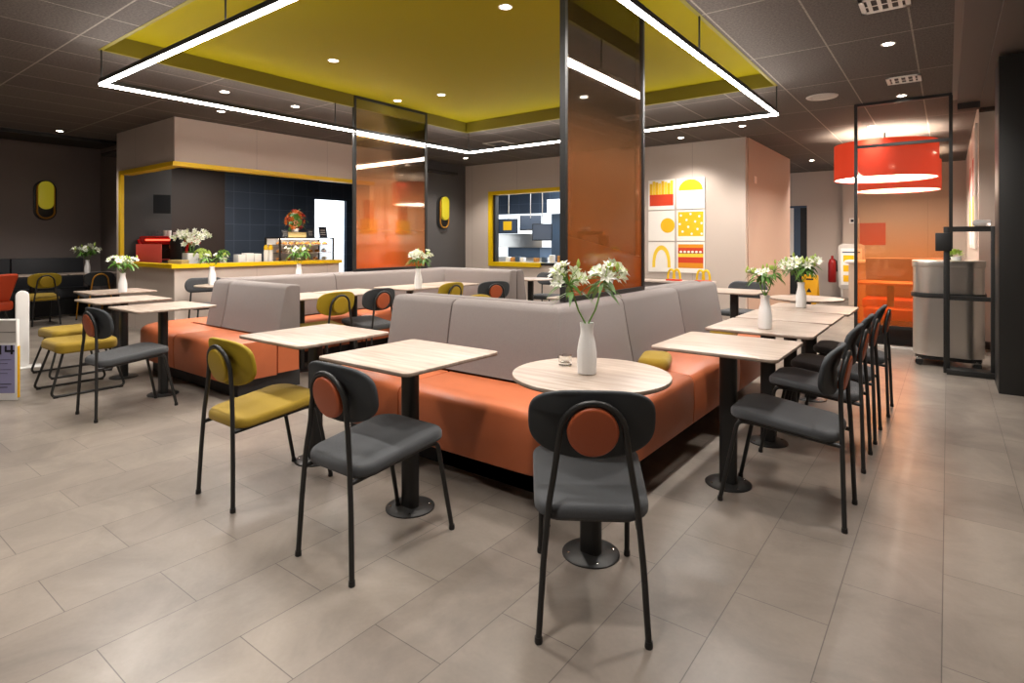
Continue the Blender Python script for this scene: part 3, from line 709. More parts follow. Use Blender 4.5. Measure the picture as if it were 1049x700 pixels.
back_run(b1, (-3.17, cyr), (-2.6-U, cyr), (0, -1), loc=l1)
back_run(b1, (-2.6+U, cyr), (cxr, cyr), (0, -1), miter1=1, loc=l1)     # corner meets at 45 degrees
back_run(b1, (cxr, cyr), (cxr, 3.6-U), (1, 0), miter0=-1, loc=l1)
back_run(b1, (cxr, 3.6+U), (cxr, 4.6-U), (1, 0), loc=l1)
back_run(b1, (cxr, 4.6+U), (cxr, 5.58), (1, 0), loc=l1)
# inner backrests and inner seats of the same unit (facing into the island)
bx = cxr-.46; by = cyr+.46
back_run(b1, (-3.17, by), (bx, by), (0, 1), miter1=-1, loc=l1); back_run(b1, (bx, by), (bx, 5.58), (-1, 0), miter0=1, loc=l1)
seats(b1, loc1([straight((bx, by+.5), (bx, 5.6), (-1, 0)), straight((-3.25, by), (bx, by), (0, 1))]))
m = MB(plinthM)
for lo, hi in (((-3.2, 2.43, 0), (-1.5, 3.4, .15)), ((-2.4, 2.43, 0), (-1.5, 5.55, .15))): m.box((lo[0]+ox, lo[1]+oy, 0), (hi[0]+ox, hi[1]+oy, .1495 if lo[0] < -3 else .149))
m.build('plinth', b1)
m = MB(mat('bench_core', '5a2f1c', .7)); m.box((-3.16+ox, cyr+.02+oy, .16), (cxr-.02+ox, by-.02+oy, .47)); m.box((bx+.02+ox, cyr+.02+oy, .16), (cxr-.02+ox, 5.57+oy, .469)); m.build('seat_base', b1)
# left hand unit (front arm + left arm + back arm)
b2 = thing('banquette', 'grey-backed orange leather bench on the left, wrapping round the back of the seating island', 'bench', (-6.24, 2.70, 0), 0, 'grey and orange banquettes of the seating island')
ox, oy = 6.24, -2.70; cxl, cyl = -6.20, 2.72; l2 = (ox, oy)
def loc2(segs): return [[((p[0]+ox, p[1]+oy), d) for p, d in s] for s in segs]
Y3 = 6.45   # outer back line of the island
seg = [straight((-4.58, cyl), (-5.55+U, cyl), (0, -1)), 
       straight((-5.55-U, cyl), (cxl, cyl), (0, -1))+fan((cxl, cyl), -PI/2, -PI*.75, 5)[1:],
       fan((cxl, cyl), -PI*.75-.01, -PI, 5)+straight((cxl, cyl), (cxl, 3.5), (-1, 0))[1:],
       straight((cxl, 3.5+U), (cxl, 4.6), (-1, 0)), straight((cxl, 4.6+U), (cxl, Y3), (-1, 0))]
seats(b2, loc2(seg))
back_run(b2, (-4.58, cyl), (-5.56+U, cyl), (0, -1), loc=l2); back_run(b2, (-5.56-U, cyl), (-5.87, cyl), (0, -1), loc=l2)
back_run(b2, (cxl, 2.97), (cxl, 3.9), (-1, 0), loc=l2); back_run(b2, (cxl, 3.9+U), (cxl, 5.2), (-1, 0), loc=l2); back_run(b2, (cxl, 5.2+U), (cxl, Y3), (-1, 0), miter1=1, loc=l2)
ix = cxl+.46; iy = Y3-.46
back_run(b2, (ix, cyl+.25), (ix, 4.2), (1, 0), loc=l2); back_run(b2, (ix, 4.2+U), (ix, iy), (1, 0), miter1=-1, loc=l2)
back_run(b2, (ix, iy), (-4.62, iy), (0, -1), miter0=1, loc=l2)
back_run(b2, (cxl, Y3), (-4.62, Y3), (0, 1), miter0=-1, loc=l2)
seats(b2, loc2([straight((ix, cyl+.3), (ix, 4.2-U), (1, 0)), straight((ix, 4.2+U), (ix, 5.2), (1, 0)), straight((ix, 5.2+U), (ix, iy), (1, 0)), straight((ix+.43, iy), (-4.62, iy), (0, -1))]))
m = MB(plinthM)
for i, (lo, hi) in enumerate((((-6.35, 2.43), (-4.68, 3.0)), ((-6.45, 2.6), (-5.5, 6.5)), ((-6.45, 5.75), (-4.7, 6.5)))): m.box((lo[0]+ox, lo[1]+oy, 0), (hi[0]+ox, hi[1]+oy, .1495-.0005*i))
m.build('plinth', b2)
m = MB([MATS['bench_core'], orange, greyfab]); m.box((cxl+.02+ox, cyl+.02+oy, .16), (-4.60+ox, cyl+.22+oy, .47), 1); m.box((cxl+.02+ox, cyl+.2+oy, .16), (ix-.02+ox, Y3-.02+oy, .469)); m.box((cxl+.02+ox, iy+.02+oy, .16), (-4.64+ox, Y3-.02+oy, .468)); m.build('seat_base', b2)

# dark bench along the left wall
t = thing('wall_banquette', 'dark upholstered bench running along the dark left wall', 'bench', (-12.98, 1.5, 0))
dk = mat('dark_leather', '36383c', .5, bump=(150, .06))
for k in range(5):
    y = -3+1.05*k; MB(dk).box((.0, y, .46), (.14, y+1.04, 1.0), bev=.02).build('backrest_panel', t); MB(dk).box((.0, y, .3), (.6, y+1.04, .47), bev=.03).build('seat_cushion', t)
MB(blackpl).box((.0, -3, 0), (.5, 2.2, .3)).build('plinth', t)

# mustard cushions on the bench
def cushion(lab, loc, rz):
    m = MB(mustard); m.prism(rrect(.34, .2, .07, 6), 0, .085, bev=.04, bevb=.035, dome=.01, seg=5)
    o = m.build('bench_cushion', loc=loc, rz=rz); return tag(o, lab, 'cushion', 'mustard cushions on the benches')
cushion('small mustard cushion on the orange seat right of the round table', (-1.54, 3.6, .463), PI/2+.3)
cushion('small mustard cushion on the orange seat behind the further right tables', (-1.55, 5.1, .463), PI/2+.1)

# ------------------------------------------------------------------ glass screens
stops = [(0, 'ff9a5c', 'ff8a38', .42), (.2, 'ffb888', 'ffa858', .34), (.42, 'ffd4b0', 'ffb478', .28), (.6, 'f6e2cc', 'a88868', .08), (1, 'f4eee4', '605040', .01)]
gm1 = glass_film('gradient_glass', .93, 3.1, stops, .05)
stops2 = [(0, 'ffb272', 'ffa048', .22), (.32, 'ffcea0', 'ffb870', .13), (.6, 'fdeada', 'f0d8b8', .07), (1, 'fdfaf5', 'b0a8a0', .01)]
gm2 = glass_film('amber_glass', .25, 2.5, stops2, .02)
def screen(name, lab, axis, a0, a1, const, z0, z1, gmat, xbar=None, fw=.03, foot=False):
    mid = (a0+a1)/2; base = (const, mid, z0) if axis == 'y' else (mid, const, z0)
    t = thing(name, lab, 'screen', base); h = (a1-a0)/2; zt = z1-z0
    def bx_(lo, hi, m, nm):
        lo2 = (lo[1], lo[0], lo[2]) if axis == 'y' else lo; hi2 = (hi[1], hi[0], hi[2]) if axis == 'y' else hi
        return MB(m).box(lo2, hi2).build(nm, t)
    bx_((-h, -.02, 0), (-h+fw, .02, zt), blackmetal, 'upright'); bx_((h-fw, -.02, 0), (h, .02, zt), blackmetal, 'upright')
    bx_((-h+fw, -.02, zt-fw), (h-fw, .02, zt), blackmetal, 'top_rail')
    if xbar: bx_((-h+fw, -.02, xbar[1]-z0), (h-fw, .02, xbar[1]-z0+fw), blackmetal, 'crossbar'); bx_((-h+fw, -.02, xbar[0]-z0-fw), (h-fw, .02, xbar[0]-z0), blackmetal, 'bottom_rail')
    else: bx_((-h+fw, -.02, 0), (h-fw, .02, fw), blackmetal, 'bottom_rail')
    g0, g1 = (xbar[0]-z0, xbar[1]-z0) if xbar else (fw, zt-fw)
    g = bx_((-h+fw+.001, -.005, g0), (h-fw-.001, .005, g1), gmat, 'glass_pane'); g['label'] = 'glossy glass pane with orange gradient film'
screen('glass_screen', 'tall framed glass screen with orange foot, standing on the right bench backrest', 'y', 3.06, 4.24, cxr-.23, .913, ZR-.002, gm1)
screen('glass_screen', 'framed orange-tinted glass screen on the back left bench, before the serving counter', 'y', 4.6, 5.88, -6.0, .913, ZR-.002, gm1, fw=.035)
screen('glass_screen', 'full height framed amber glass screen standing on the floor by the steel bin', 'x', -.93, .045, 8.3, 0, H-.002, gm2, (.28, 2.45), fw=.035)

# ------------------------------------------------------------------ vases and bouquets
def make_vase(lab):
    o = MB(white).lathe([(.034, 0), (.038, .004), (.040, .05), (.0395, .09), (.034, .13), (.026, .165), (.0255, .185), (.029, .21), (.0265, .21), (.0235, .185), (.02, .12)], seg=48, flute=(16, .025)).build('vase')
    return tag(o, lab, 'vase', 'white fluted flower vases')
def petal_flower(m, c, nrm, r, rnd, mi=0, mc=1):
    nrm = Vector(nrm).normalized(); a = nrm.orthogonal().normalized(); b = nrm.cross(a); c = Vector(c)
    for k in range(6):
        th = k*PI/3+rnd.random()*.3; d = a*math.cos(th)+b*math.sin(th); w = nrm.cross(d)
        tip = c+d*r+nrm*r*.45; mid1 = c+d*r*.55+w*r*.26+nrm*r*.38; mid2 = c+d*r*.55-w*r*.26+nrm*r*.38; bt = c-nrm*r*.02
        m.add([c, mid1, tip, mid2, c+d*r*.5+nrm*r*.2], [[0, 4, 1], [1, 4, 2], [2, 4, 3], [3, 4, 0]], mi, True)
    for k in range(3):
        th = k*2.1; d = a*math.cos(th)+b*math.sin(th); m.tube([c, c+nrm*r*.6+d*r*.15], r*.05, mc, seg=4)
def leaf(m, p, d, l, w, rnd, mi=0, droop=.5):
    p = Vector(p); d = Vector(d).normalized(); s = d.cross(Vector((0, 0, 1)))
    if s.length < .1: s = Vector((1, 0, 0))
    s.normalize(); pts = []; n = 5
    for k in range(n+1):
        t = k/n; q = p+d*l*t+Vector((0, 0, -droop*l*t*t)); ww = w*math.sin(PI*min(1, .12+t*.88))**.8; pts += [q+s*ww, q-s*ww]
    m.add(pts, [[2*k, 2*k+1, 2*k+3, 2*k+2] for k in range(n)], mi, True)
def bouquet(lab, loc, seed, spread=.1, h=.2, heads=2, dens=11, pr=.026, green=.3, zoff=.19, group='white lily bouquets'):
    rnd = random.Random(seed); t = thing('flower_bouquet', lab, 'flowers', (loc[0], loc[1], loc[2]+zoff), rnd.random()*0, group)
    S = MB(stemM); Lf = MB(leafM); F = MB([petalM, budM])
    for hd in range(heads):
        ang = (hd/heads)*2*PI+.64; hx, hy = math.cos(ang)*spread*.62, math.sin(ang)*spread*.62; top = Vector((hx, hy, h*(.78+.12*rnd.random())))
        s0 = Vector((-hx*.15, -hy*.15, -.12)); mid = Vector((hx*.45, hy*.45, h*.3))
        S.tube([s0, Vector((hx*.1, hy*.1, .02)), mid, top*.8, top], .0035, seg=6)
        for k in range(dens):
            d = Vector((rnd.gauss(0, 1), rnd.gauss(0, 1), rnd.random()*1.1+.05)).normalized()
            c = top+d*spread*(.32+.38*rnd.random())+Vector((0, 0, -.015))
            S.tube([top*.92, (top+c)/2, c], .0016, seg=4)
            if rnd.random() < green: 
                F.lathe([(.001, 0), (pr*.28, pr*.4), (pr*.3, pr*.7), (.001, pr*1.3)], 1, 6, tuple(c))
            else: petal_flower(F, c, d+Vector((0, 0, .2)), pr*(.85+.35*rnd.random()), rnd)
        for k in range(17):
            d = Vector((rnd.gauss(0, 1), rnd.gauss(0, 1), rnd.random()*.5-.1))
            leaf(Lf, top*(.72+.24*rnd.random()), d, spread*(.5+.45*rnd.random()), .008+.005*rnd.random(), rnd, 0, .7)
    S.build('stems', t); Lf.build('leaves', t); F.build('blossoms', t); return t
V = [(-1.19, 2.085, .746, 'white fluted vase on the nearest round table', 'lily bouquet on the nearest round table, two spreading bunches', 1, dict(spread=.125, h=.24, heads=2, dens=24, pr=.030)),
 (-.915, 3.84, .746, 'white fluted vase on the second table of the right row', 'green leafy bouquet on the second table of the right row', 2, dict(spread=.10, h=.2, heads=3, dens=9, green=.6, pr=.024)),
 (-.97, 5.25, .746, 'white fluted vase on the fourth table of the right row', 'full white bouquet on the fourth table of the right row', 3, dict(spread=.14, h=.2, heads=4, dens=14, pr=.036)),
 (-4.95, 4.72, .746, 'white fluted vase inside the seating island', 'small white bouquet inside the seating island beside the glass screen', 4, dict(spread=.14, h=.2, heads=3, dens=10, pr=.034, green=.2)),
 (-7.2, 4.60, .746, 'white fluted vase seen above the island backrest in front of the pastry case', 'white and lime bouquet in front of the pastry case', 5, dict(spread=.16, h=.24, heads=3, dens=9, pr=.035)),
 (-7.42, 3.52, .746, 'white fluted vase on the round table before the counter corner', 'small lime and white bouquet before the counter corner', 6, dict(spread=.14, h=.16, heads=2, dens=8, pr=.03, green=.5)),
 (-7.1, 2.42, .746, 'white fluted vase on the furthest table of the left row', 'white bouquet on the furthest table of the left row, beside the counter frame', 7, dict(spread=.13, h=.17, heads=3, dens=9, pr=.034)),
 (-12.0, 3.55, .746, 'white fluted vase on the table by the dark left wall', 'white bouquet against the dark left wall', 8, dict(spread=.17, h=.22, heads=3, dens=10, pr=.045)),
]
v0 = None
for x, y, z, l1_, l2_, sd, kw in V:
    sc = {4: 1.1, 5: 1.12, 6: 1.12, 8: 1.1}.get(sd, 1.0)
    if v0 is None: v0 = make_vase(l1_); o = v0
    else: o = dup(v0, label=l1_)
    o.location = (x, y, z); o.scale = (sc, sc, sc); bouquet(l2_, (x, y, z), sd, zoff=.19*sc, **kw)
o = MB([mat('thick_glass', 'f4f6f4', .03, trans=1, ior=1.45)]).lathe([(.024, 0), (.028, .003), (.029, .045), (.025, .045), (.022, .014), (.001, .012)], seg=20, smooth=True).build('tealight_holder', loc=(-1.345, 2.165, .746)); tag(o, 'small clear glass tealight holder on the nearest round table', 'candle holder')

# ------------------------------------------------------------------ wall lamps
for X, Y, Z, lab in ((-12.99, 3.2, 1.68, 'yellow pill-shaped wall lamp on the dark left wall'), (-8.69, 9.0, 1.56, 'yellow pill-shaped wall lamp on the charcoal wall panel by the kitchen')):
    t = thing('wall_lamp', lab, 'lamp', (X, Y, Z), 0, 'pill-shaped wall lamps')
    def pill(w, h, z0): 
        return [(y, z+z0) for y, z in rrect(w, h, w/2-.001, 12, 0, h/2)]
    for nm, w_, h_, z0, x0, x1, mm in (('backplate', .34, .72, 0, 0, .02, blackmetal), ('shade', .22, .50, .20, .04, .10, mat('lime_shade', 'b3a51a', .35, emit=(.6, .5, .03), estr=.15))):
        m = MB(mm); m.prism(pill(w_, h_, z0), x0, x1, bev=.008, axis='z'); 
        m.v = [Vector((v.z, v.x, v.y)) for v in m.v]; m.build(nm, t)
    ring = [Vector((.06, y, z+.03)) for y, z in rrect(.25, .64, .124, 12, 0, .33)]
    MB(ochremetal).tube(ring, .014, closed=True, seg=8).build('ring', t)

# ------------------------------------------------------------------ six food prints
pw, pg = .49, .035
def poster(ix, iz, kind, lab):
    x0 = -4.29+ix*(pw+pg); z0 = .76+iz*(.53+.02)
    t = thing('food_print', lab, 'poster', (x0+pw/2, KY, z0), 0, 'square food prints on the kitchen wall')
    MB(greyp).box((-pw/2, -.02, 0), (pw/2, 0, .53)).build('panel', t)
    m = MB([printwhite, pyel, pyel2, pred, pora, pbrown]); m.box((-pw/2, -.022, 0), (pw/2, -.0202, .53), 0)
    def shp(pts, mi, y=-.0235): m.prism(pts, y, -.022, bev=.0003, mi=mi, axis='y', seg=1)
    def rect(a, b, c_, d, mi, y=-.0235): shp([(a, b), (c_, b), (c_, d), (a, d)], mi, y)
    if kind == 'fries':
        rect(-.22, .07, .22, .27, 3)
        for k in range(8): rect(-.22+.055*k, .27, -.22+.055*(k+1)-.003, .47+.02*((k*5) % 3), 1+(k % 2))
    elif kind == 'dome': shp([(.21*math.cos(PI*k/20), .32+.19*math.sin(PI*k/20)) for k in range(21)], 1)
    elif kind == 'sun': shp([(.24*1-.0-.13+.13*math.cos(a*PI/16+PI/2) if False else .115+.13*math.cos(a*PI/16), .27+.13*math.sin(a*PI/16)) for a in range(32)], 1)
    elif kind == 'dots':
        rect(-.22, .08, .22, .50, 1)
        rnd = random.Random(3)
        for gx, gz in ((-.17, .44), (0, .46), (.15, .42), (-.07, .36), (.08, .33), (-.19, .29), (.19, .3), (-.04, .24), (.12, .2), (-.14, .16), (.02, .12), (.19, .12)):
            shp([(gx+.02*math.cos(k*PI/5), gz+.02*math.sin(k*PI/5)) for k in range(10)], 0, -.0245)
    elif kind == 'arch':
        n = 18; outr = [(-.19+.38*k/n, 0) for k in range(n+1)]
        o = [(.17*math.cos(PI-PI*k/n), .08+.39*math.sin(PI*k/n)**.75) for k in range(n+1)]; i_ = [(.115*math.cos(PI-PI*k/n), .08+.31*math.sin(PI*k/n)**.75) for k in range(n+1)]
        for k in range(n): 
            q = [o[k], o[k+1], i_[k+1], i_[k]]; m.add([(a, -.0235, b) for a, b in q]+[(a, -.0221, b) for a, b in q], [[0, 1, 2, 3], [4, 5, 6, 7], [0, 1, 5, 4], [1, 2, 6, 5], [2, 3, 7, 6], [3, 0, 4, 7]], 2, False)
    elif kind == 'burger':
        rect(-.22, .08, .22, .17, 4); rect(-.22, .17, .22, .27, 3); rect(-.22, .27, .22, .33, 2); rect(-.22, .33, .22, .37, 5); rect(-.22, .37, .22, .43, 3); rect(-.22, .43, .22, .49, 4)
        for k in range(6): shp([(-.17+.068*k+.025*math.cos(a*PI/5), .36+.02*math.sin(a*PI/5)) for a in range(10)], 0, -.0245)
    m.build('print', t)
poster(0, 2, 'fries', 'square print of yellow fries above a red band, top left of six'); poster(1, 2, 'dome', 'square print of a yellow half dome on white, top right of six')
poster(0, 1, 'sun', 'square print of a plain yellow disc on white, middle left of six'); poster(1, 1, 'dots', 'square yellow print with white dots, middle right of six')
poster(0, 0, 'arch', 'square print of a single yellow arch, bottom left of six'); poster(1, 0, 'burger', 'square print of burger layers, bottom right of six')
# partition under the prints with two small signs
t = thing('low_partition', 'low grey partition with a pale top below the food prints', 'partition', (-4.2, 8.9, 0))
MB(greyfab).box((-1.1, -.05, 0), (1.28, .05, .64), bev=.01).build('panel', t); MB(mat('pale_cap', 'b8aaa0', .5)).box((-1.12, -.12, .64), (1.3, .25, .67), bev=.005).build('top', t)
for x, lab in ((-3.49, 'small yellow double-arch sign on a red base, left one on the partition'), (-3.02, 'small yellow double-arch sign on a red base, right one on the partition')):
    t = thing('arch_sign', lab, 'sign', (x, 8.9, .67), 0, 'small yellow double-arch signs')
    MB(pred).box((-.12, -.05, 0), (.12, .05, .025), bev=.005).build('base', t)
    m = MB(yel)
    for s in (-1, 1):
        m.tube([(s*.045-.055*math.cos(PI*k/12)*1.0, 0, .03+.15*math.sin(PI*k/12)**.8) for k in range(13)], .018, seg=8)
    m.build('arches', t)
o = MB([mat('pale_notice', 'f0d8cc', .6)]); o.box((0, -.06, 0), (.012, .06, .12)); o = o.build('wall_notice', loc=(-2.60, 10.25, 2.28)); tag(o, 'tiny square pale notice high on the rose beige wall', 'sign')

# ------------------------------------------------------------------ serving counter contents
cz = ZS+.035
def put(o, lab, cat, g=None): return tag(o, lab, cat, g)
t = thing('espresso_machine', 'red and black espresso machine with glowing front on the serving worktop', 'coffee machine', (-9.95, 3.98, cz), .6)
MB(redlac).box((-.42, -.02, .28), (.42, .3, .42), bev=.03).build('top_housing', t); MB(blackpl).box((-.4, .1, .03), (.4, .3, .3), bev=.01).build('rear_body', t)
MB(chrome).box((-.36, -.05, .02), (.36, .2, .06), bev=.008).build('drip_tray', t)
for s in (-1, 1): MB(redlac).tube(fillet([(s*.4, -.03, .0), (s*.36, -.02, .2), (s*.42, -.02, .36)], .05), .022, seg=8).build('side_frame', t)
MB(redglow).box((-.3, -.028, .345), (.1, -.02, .37)).build('glow_strip', t)
for x in (-.2, .08): MB(chrome).lathe([(.03, .2), (.035, .28)], seg=12, c=(x, .04, 0)).build('group_head', t); MB(blackpl).tube([(x, .02, .21), (x, -.1, .2)], .012, seg=8).build('handle', t)
MB(blackpl).box((.13, -.1, .0), (.33, .05, .4), bev=.04).build('grinder_body', t)
rnd = random.Random(5)
for k in range(9):
    ux = -.34+.08*k; x = -9.95+ux*math.cos(.6)-.14*math.sin(.6); o = MB([glassM, white]).lathe([(.022, 0), (.028, .003), (.032, .09), (.029, .09), (.02, .006)] if k < 5 else [(.02, 0), (.028, .01), (.036, .06), (.033, .06), (.02, .01)], 0 if k < 3 else 1, 14).build('cup', loc=(x, 3.98+ux*math.sin(.6)+.14*math.cos(.6)+.02*(k % 2), cz+.421))
    tag(o, ['clear glass standing on the espresso machine', 'white cup standing on the espresso machine'][k >= 3], 'cup', ['clear glasses on the espresso machine', 'white cups on the espresso machine'][k >= 3])
o = MB([redac]).box((-.2, -.008, 0), (.2, .008, .29), bev=.004).build('acrylic_sign', loc=(-9.87, 3.72, ZS+.036), rz=.62); put(o, 'pale red translucent acrylic panel standing on the yellow sill at the left', 'panel')
t = thing('potted_orchid', 'white orchid in a white square pot on the serving worktop', 'plant', (-8.95, 3.95, cz))
MB(whitep).prism(rrect(.2, .2, .02), 0, .16, bev=.005).build('pot', t); S = MB(stemM); F = MB([petalM, budM]); Lf = MB(leafM); rnd = random.Random(9)
for k in range(4):
    a = k*1.6; P = [Vector((0, 0, .1)), Vector((.05*math.cos(a), .05*math.sin(a), .3)), Vector((.16*math.cos(a), .16*math.sin(a), .43)), Vector((.30*math.cos(a), .30*math.sin(a), .40))]
    S.tube(P, .004, seg=5)
    for j in range(14):
        q = P[1].lerp(P[2], rnd.random()) if j % 2 else P[2].lerp(P[3], rnd.random()); petal_flower(F, q+Vector((rnd.uniform(-.06, .06), rnd.uniform(-.06, .06), rnd.uniform(-.05, .07))), (rnd.uniform(0, 1.2), rnd.uniform(-1.2, 0), rnd.uniform(0, .6)), .045, rnd)
for k in range(9): leaf(Lf, (0, 0, .14), (math.cos(k*.7), math.sin(k*.7), .9), .2, .028, rnd)
S.build('stems', t); F.build('blossoms', t); Lf.build('leaves', t)
def potted(lab, loc, petal, seed, r=.09, potm=white, cat='plant'):
    rnd = random.Random(seed); t = thing('potted_plant', lab, cat, loc)
    MB(potm).lathe([(.04, 0), (.055, .09), (.05, .09), (.04, .05)], seg=16).build('pot', t); F = MB([petal, budM]); Lf = MB(leafM)
    for k in range(26):
        d = Vector((rnd.gauss(0, 1), rnd.gauss(0, 1), abs(rnd.gauss(0, 1)))).normalized(); petal_flower(F, Vector((0, 0, .12))+d*r, d, r*.38, rnd); leaf(Lf, (0, 0, .08), d, r*1.2, .012, rnd)
    F.build('blossoms', t); Lf.build('leaves', t)
potted('pale green flowering plant near the counter corner', (-8.62, 3.95, cz), budM, 11, .10); potted('small lime green plant beside the white boxes on the counter', (-8.62, 4.25, cz), leafM, 12, .08)
o = MB(wicker).box((-.12, -.07, 0), (.12, .07, .07), bev=.01).build('wicker_basket', loc=(-8.75, 3.68, cz), rz=.4); put(o, 'low wicker basket at the counter corner', 'basket')
for k, (y, h) in enumerate(((4.55, .13), (4.68, .15), (4.81, .14))):
    o = MB(whitep).box((-.08, -.055, 0), (.08, .055, h), bev=.004).build('paper_box', loc=(-8.72, y, cz)); put(o, 'white paper box in the row of three on the counter', 'box', 'white paper boxes on the counter')
for k, y in enumerate((4.95, 5.03)):
    t = thing('sauce_bottle', 'white bottle with yellow cap left of the pastry case, %s' % ('the left one' if k == 0 else 'the right one'), 'bottle', (-8.66, y, cz), 0, 'yellow-capped bottles')
    MB(whitep).lathe([(.034, 0), (.036, .17), (.028, .2), (.02, .21)], seg=16).build('body', t); MB(yel).lathe([(.034, .2), (.034, .24), (.02, .28)], seg=16).build('cap', t)
# pastry case
t = thing('pastry_case', 'glass pastry display case with black frame on the serving counter', 'display case', (-8.72, 5.6, cz))
cw, cd_, ch = 1.0, .42, .40
fr = MB(blackmetal)
for x in (-cd_/2, cd_/2):
    for y in (-cw/2, cw/2): fr.box((x-.012, y-.012, 0), (x+.012, y+.012, ch))
for z in (0, ch-.02):
    for y in (-cw/2, cw/2): fr.box((-cd_/2, y-.012, z), (cd_/2, y+.012, z+.02))
    for x in (-cd_/2, cd_/2): fr.box((x-.012, -cw/2, z), (x+.012, cw/2, z+.02))
fr.build('frame', t); MB(whitep).box((-cd_/2, -cw/2, .005), (cd_/2, cw/2, .02)).build('base', t)
MB(whitep).box((-cd_/2-.005, -cw/2, .0), (-cd_/2, cw/2, ch)).build('rear_door', t)
for z in (.14, .27): MB(chrome).box((-cd_/2+.02, -cw/2+.02, z), (cd_/2-.03, cw/2-.02, z+.008)).build('shelf', t)
o = MB(mat('case_glow', 'ffffff', .5, emit=(1, .95, .85), estr=8)).box((.12, -cw/2+.03, ch-.03), (.15, cw/2-.03, ch-.022)).build('light_strip', t)
MB(mat('thin_glass', 'ffffff', 0, trans=1, ior=1.05)).box((cd_/2+.013, -cw/2, .02), (cd_/2+.016, cw/2, ch-.02)).build('front_glass', t)
rnd = random.Random(7)
for z, n in ((.282, 9), (.152, 7), (.024, 6)):
    for k in range(n):
        y = 5.6-.42+.84*k/(n-1); o = MB([pastry, cream]).lathe([(.001, 0), (.04, .004), (.045, .02), (.03, .042), (.001, .05)], 0 if rnd.random() < .6 or z > .28 else 1, 14).build('pastry', loc=(-8.66+rnd.uniform(-.02, .02), y, cz+z)); tag(o, 'pastry laid out inside the glass case', 'pastry', 'pastries in the glass case')
bz = cz+.40
t = thing('flower_arrangement', 'red and orange flower arrangement in a basket on the pastry case', 'flowers', (-8.72, 5.5, bz))
MB(wicker).box((-.07, -.17, 0), (.07, .17, .09), bev=.012).build('basket', t); F = MB([fl_red, fl_or, fl_pk, leafM]); rnd = random.Random(21)
MB(whitep).lathe([(.04, .02), (.06, .15)], seg=14).build('pot', t)
for k in range(95):
    d = Vector((rnd.gauss(0, 1), rnd.gauss(0, 1), rnd.gauss(.25, .9))).normalized(); c = Vector((0, 0, .29))+Vector((d.x*.12, d.y*.17, d.z*.16))*(.75+.3*rnd.random())
    if k % 3 == 2: leaf(F, c, d, .09, .016, rnd, 3)
    else: petal_flower(F, c, d, .045, rnd, k % 3 if k % 7 else 2, 1)
F.lathe([(.02, .15), (.1, .2), (.12, .28), (.08, .38), (.01, .42)], 3, 12); F.build('blossoms', t)
for y, w_, lab in ((5.25, .1, 'small dark price card left of the flower arrangement'), (5.72, .12, 'small dark price card right of the flower arrangement'), (5.97, .15, 'dark tablet on its stand at the right end of the pastry case')):
    m = MB([screenM, greyp]); m.X = Matrix.Rotation(-.2, 4, 'Y'); m.box((-.006, -w_/2, 0), (.006, w_/2, w_*1.25)); 
    for q in range(3): m.box((.0062, -w_*.35, w_*(.3+.25*q)), (.0075, w_*.3, w_*(.36+.25*q)), 1)
    o = m.build('menu_card', loc=(-8.6, y, bz+.003)); tag(o, lab, 'sign')
o = MB([screenM]).box((-.02, -.12, 0), (.02, .12, .3)).build('hanging_screen', loc=(-10.1, 4.0, 1.75), rz=-.5); put(o, 'dark screen hanging in the left end of the serving area', 'screen')
# oven in the preparation room
t = thing('oven', 'pale steel oven seen through the bright doorway behind the counter', 'oven', (-12.9, 8.6, 0)); MB(steel).box((-.3, -.4, 0), (.3, .4, 1.25), bev=.02).build('body', t)
for k in range(3): MB(blackpl).lathe([(.03, .3), (.03, .32)], seg=12).build('knob', t).rotation_euler = (0, 0, 0)
for i, o in enumerate([c_ for c_ in kids(t) if c_.name.startswith('knob')]): o.rotation_euler = (0, PI/2, 0); o.location = (0, -.25+.2*i, 1.1)

# kitchen contents
def kscreen(x, y, z, w_, h_, rz, tilt, lab, yellow=False):
    t = thing('kitchen_screen', lab, 'screen', (x, y, z), rz, 'screens hanging in the kitchen')
    m = MB([screenM, screenblue, pyel]); m.X = Matrix.Rotation(tilt, 4, 'X'); m.box((-w_/2, -.02, 0), (w_/2, .02, h_), bev=.005); m.build('housing', t)
    m = MB([screenblue, pyel]); m.X = Matrix.Rotation(tilt, 4, 'X'); m.box((-w_/2+.02, -.024, .02), (w_/2-.02, -.0205, h_-.02), 0)
    if yellow: m.box((-.12, -.028, .08), (.1, -.0245, h_-.06), 1)
    m.build('display', t); MB(steel).tube([(0, .03, h_*.8), (0, .05, H-z)], .01, seg=8).build('hanger', t)
kscreen(-8.67, 11.3, 1.5, .5, .36, .3, 0, 'dark kitchen screen with a yellow square, left of the three', True)
kscreen(-7.75, 10.95, 1.56, .5, .36, .5, -.25, 'tilted dark kitchen screen, the middle and highest of the three'); kscreen(-7.25, 10.7, 1.32, .45, .38, .5, -.1, 'kitchen screen beside the blue cabinet, right of the three')
t = thing('kitchen_hood', 'steel extraction hood at the left of the kitchen', 'hood', (-8.6, 12.2, 0)); MB(steel).box((-.9, -.4, 1.15), (.6, .3, 1.5), bev=.02).build('canopy', t); MB(greyp).box((-.9, -.3, 0), (.6, .3, .9), bev=.02).build('body', t); MB(bluepanel).box((-.5, -.35, .9), (.5, .2, 1.15)).build('back_panel', t)
t = thing('kitchen_worktop', 'steel kitchen worktop behind the hatch', 'counter', (-6.8, 10.3, 0)); MB(steel).box((-1.1, -.3, .8), (.9, .3, .86), bev=.01).build('top', t); MB(greyp).box((-1.05, -.25, 0), (.85, .25, .8)).build('cabinet', t)
rnd = random.Random(4)
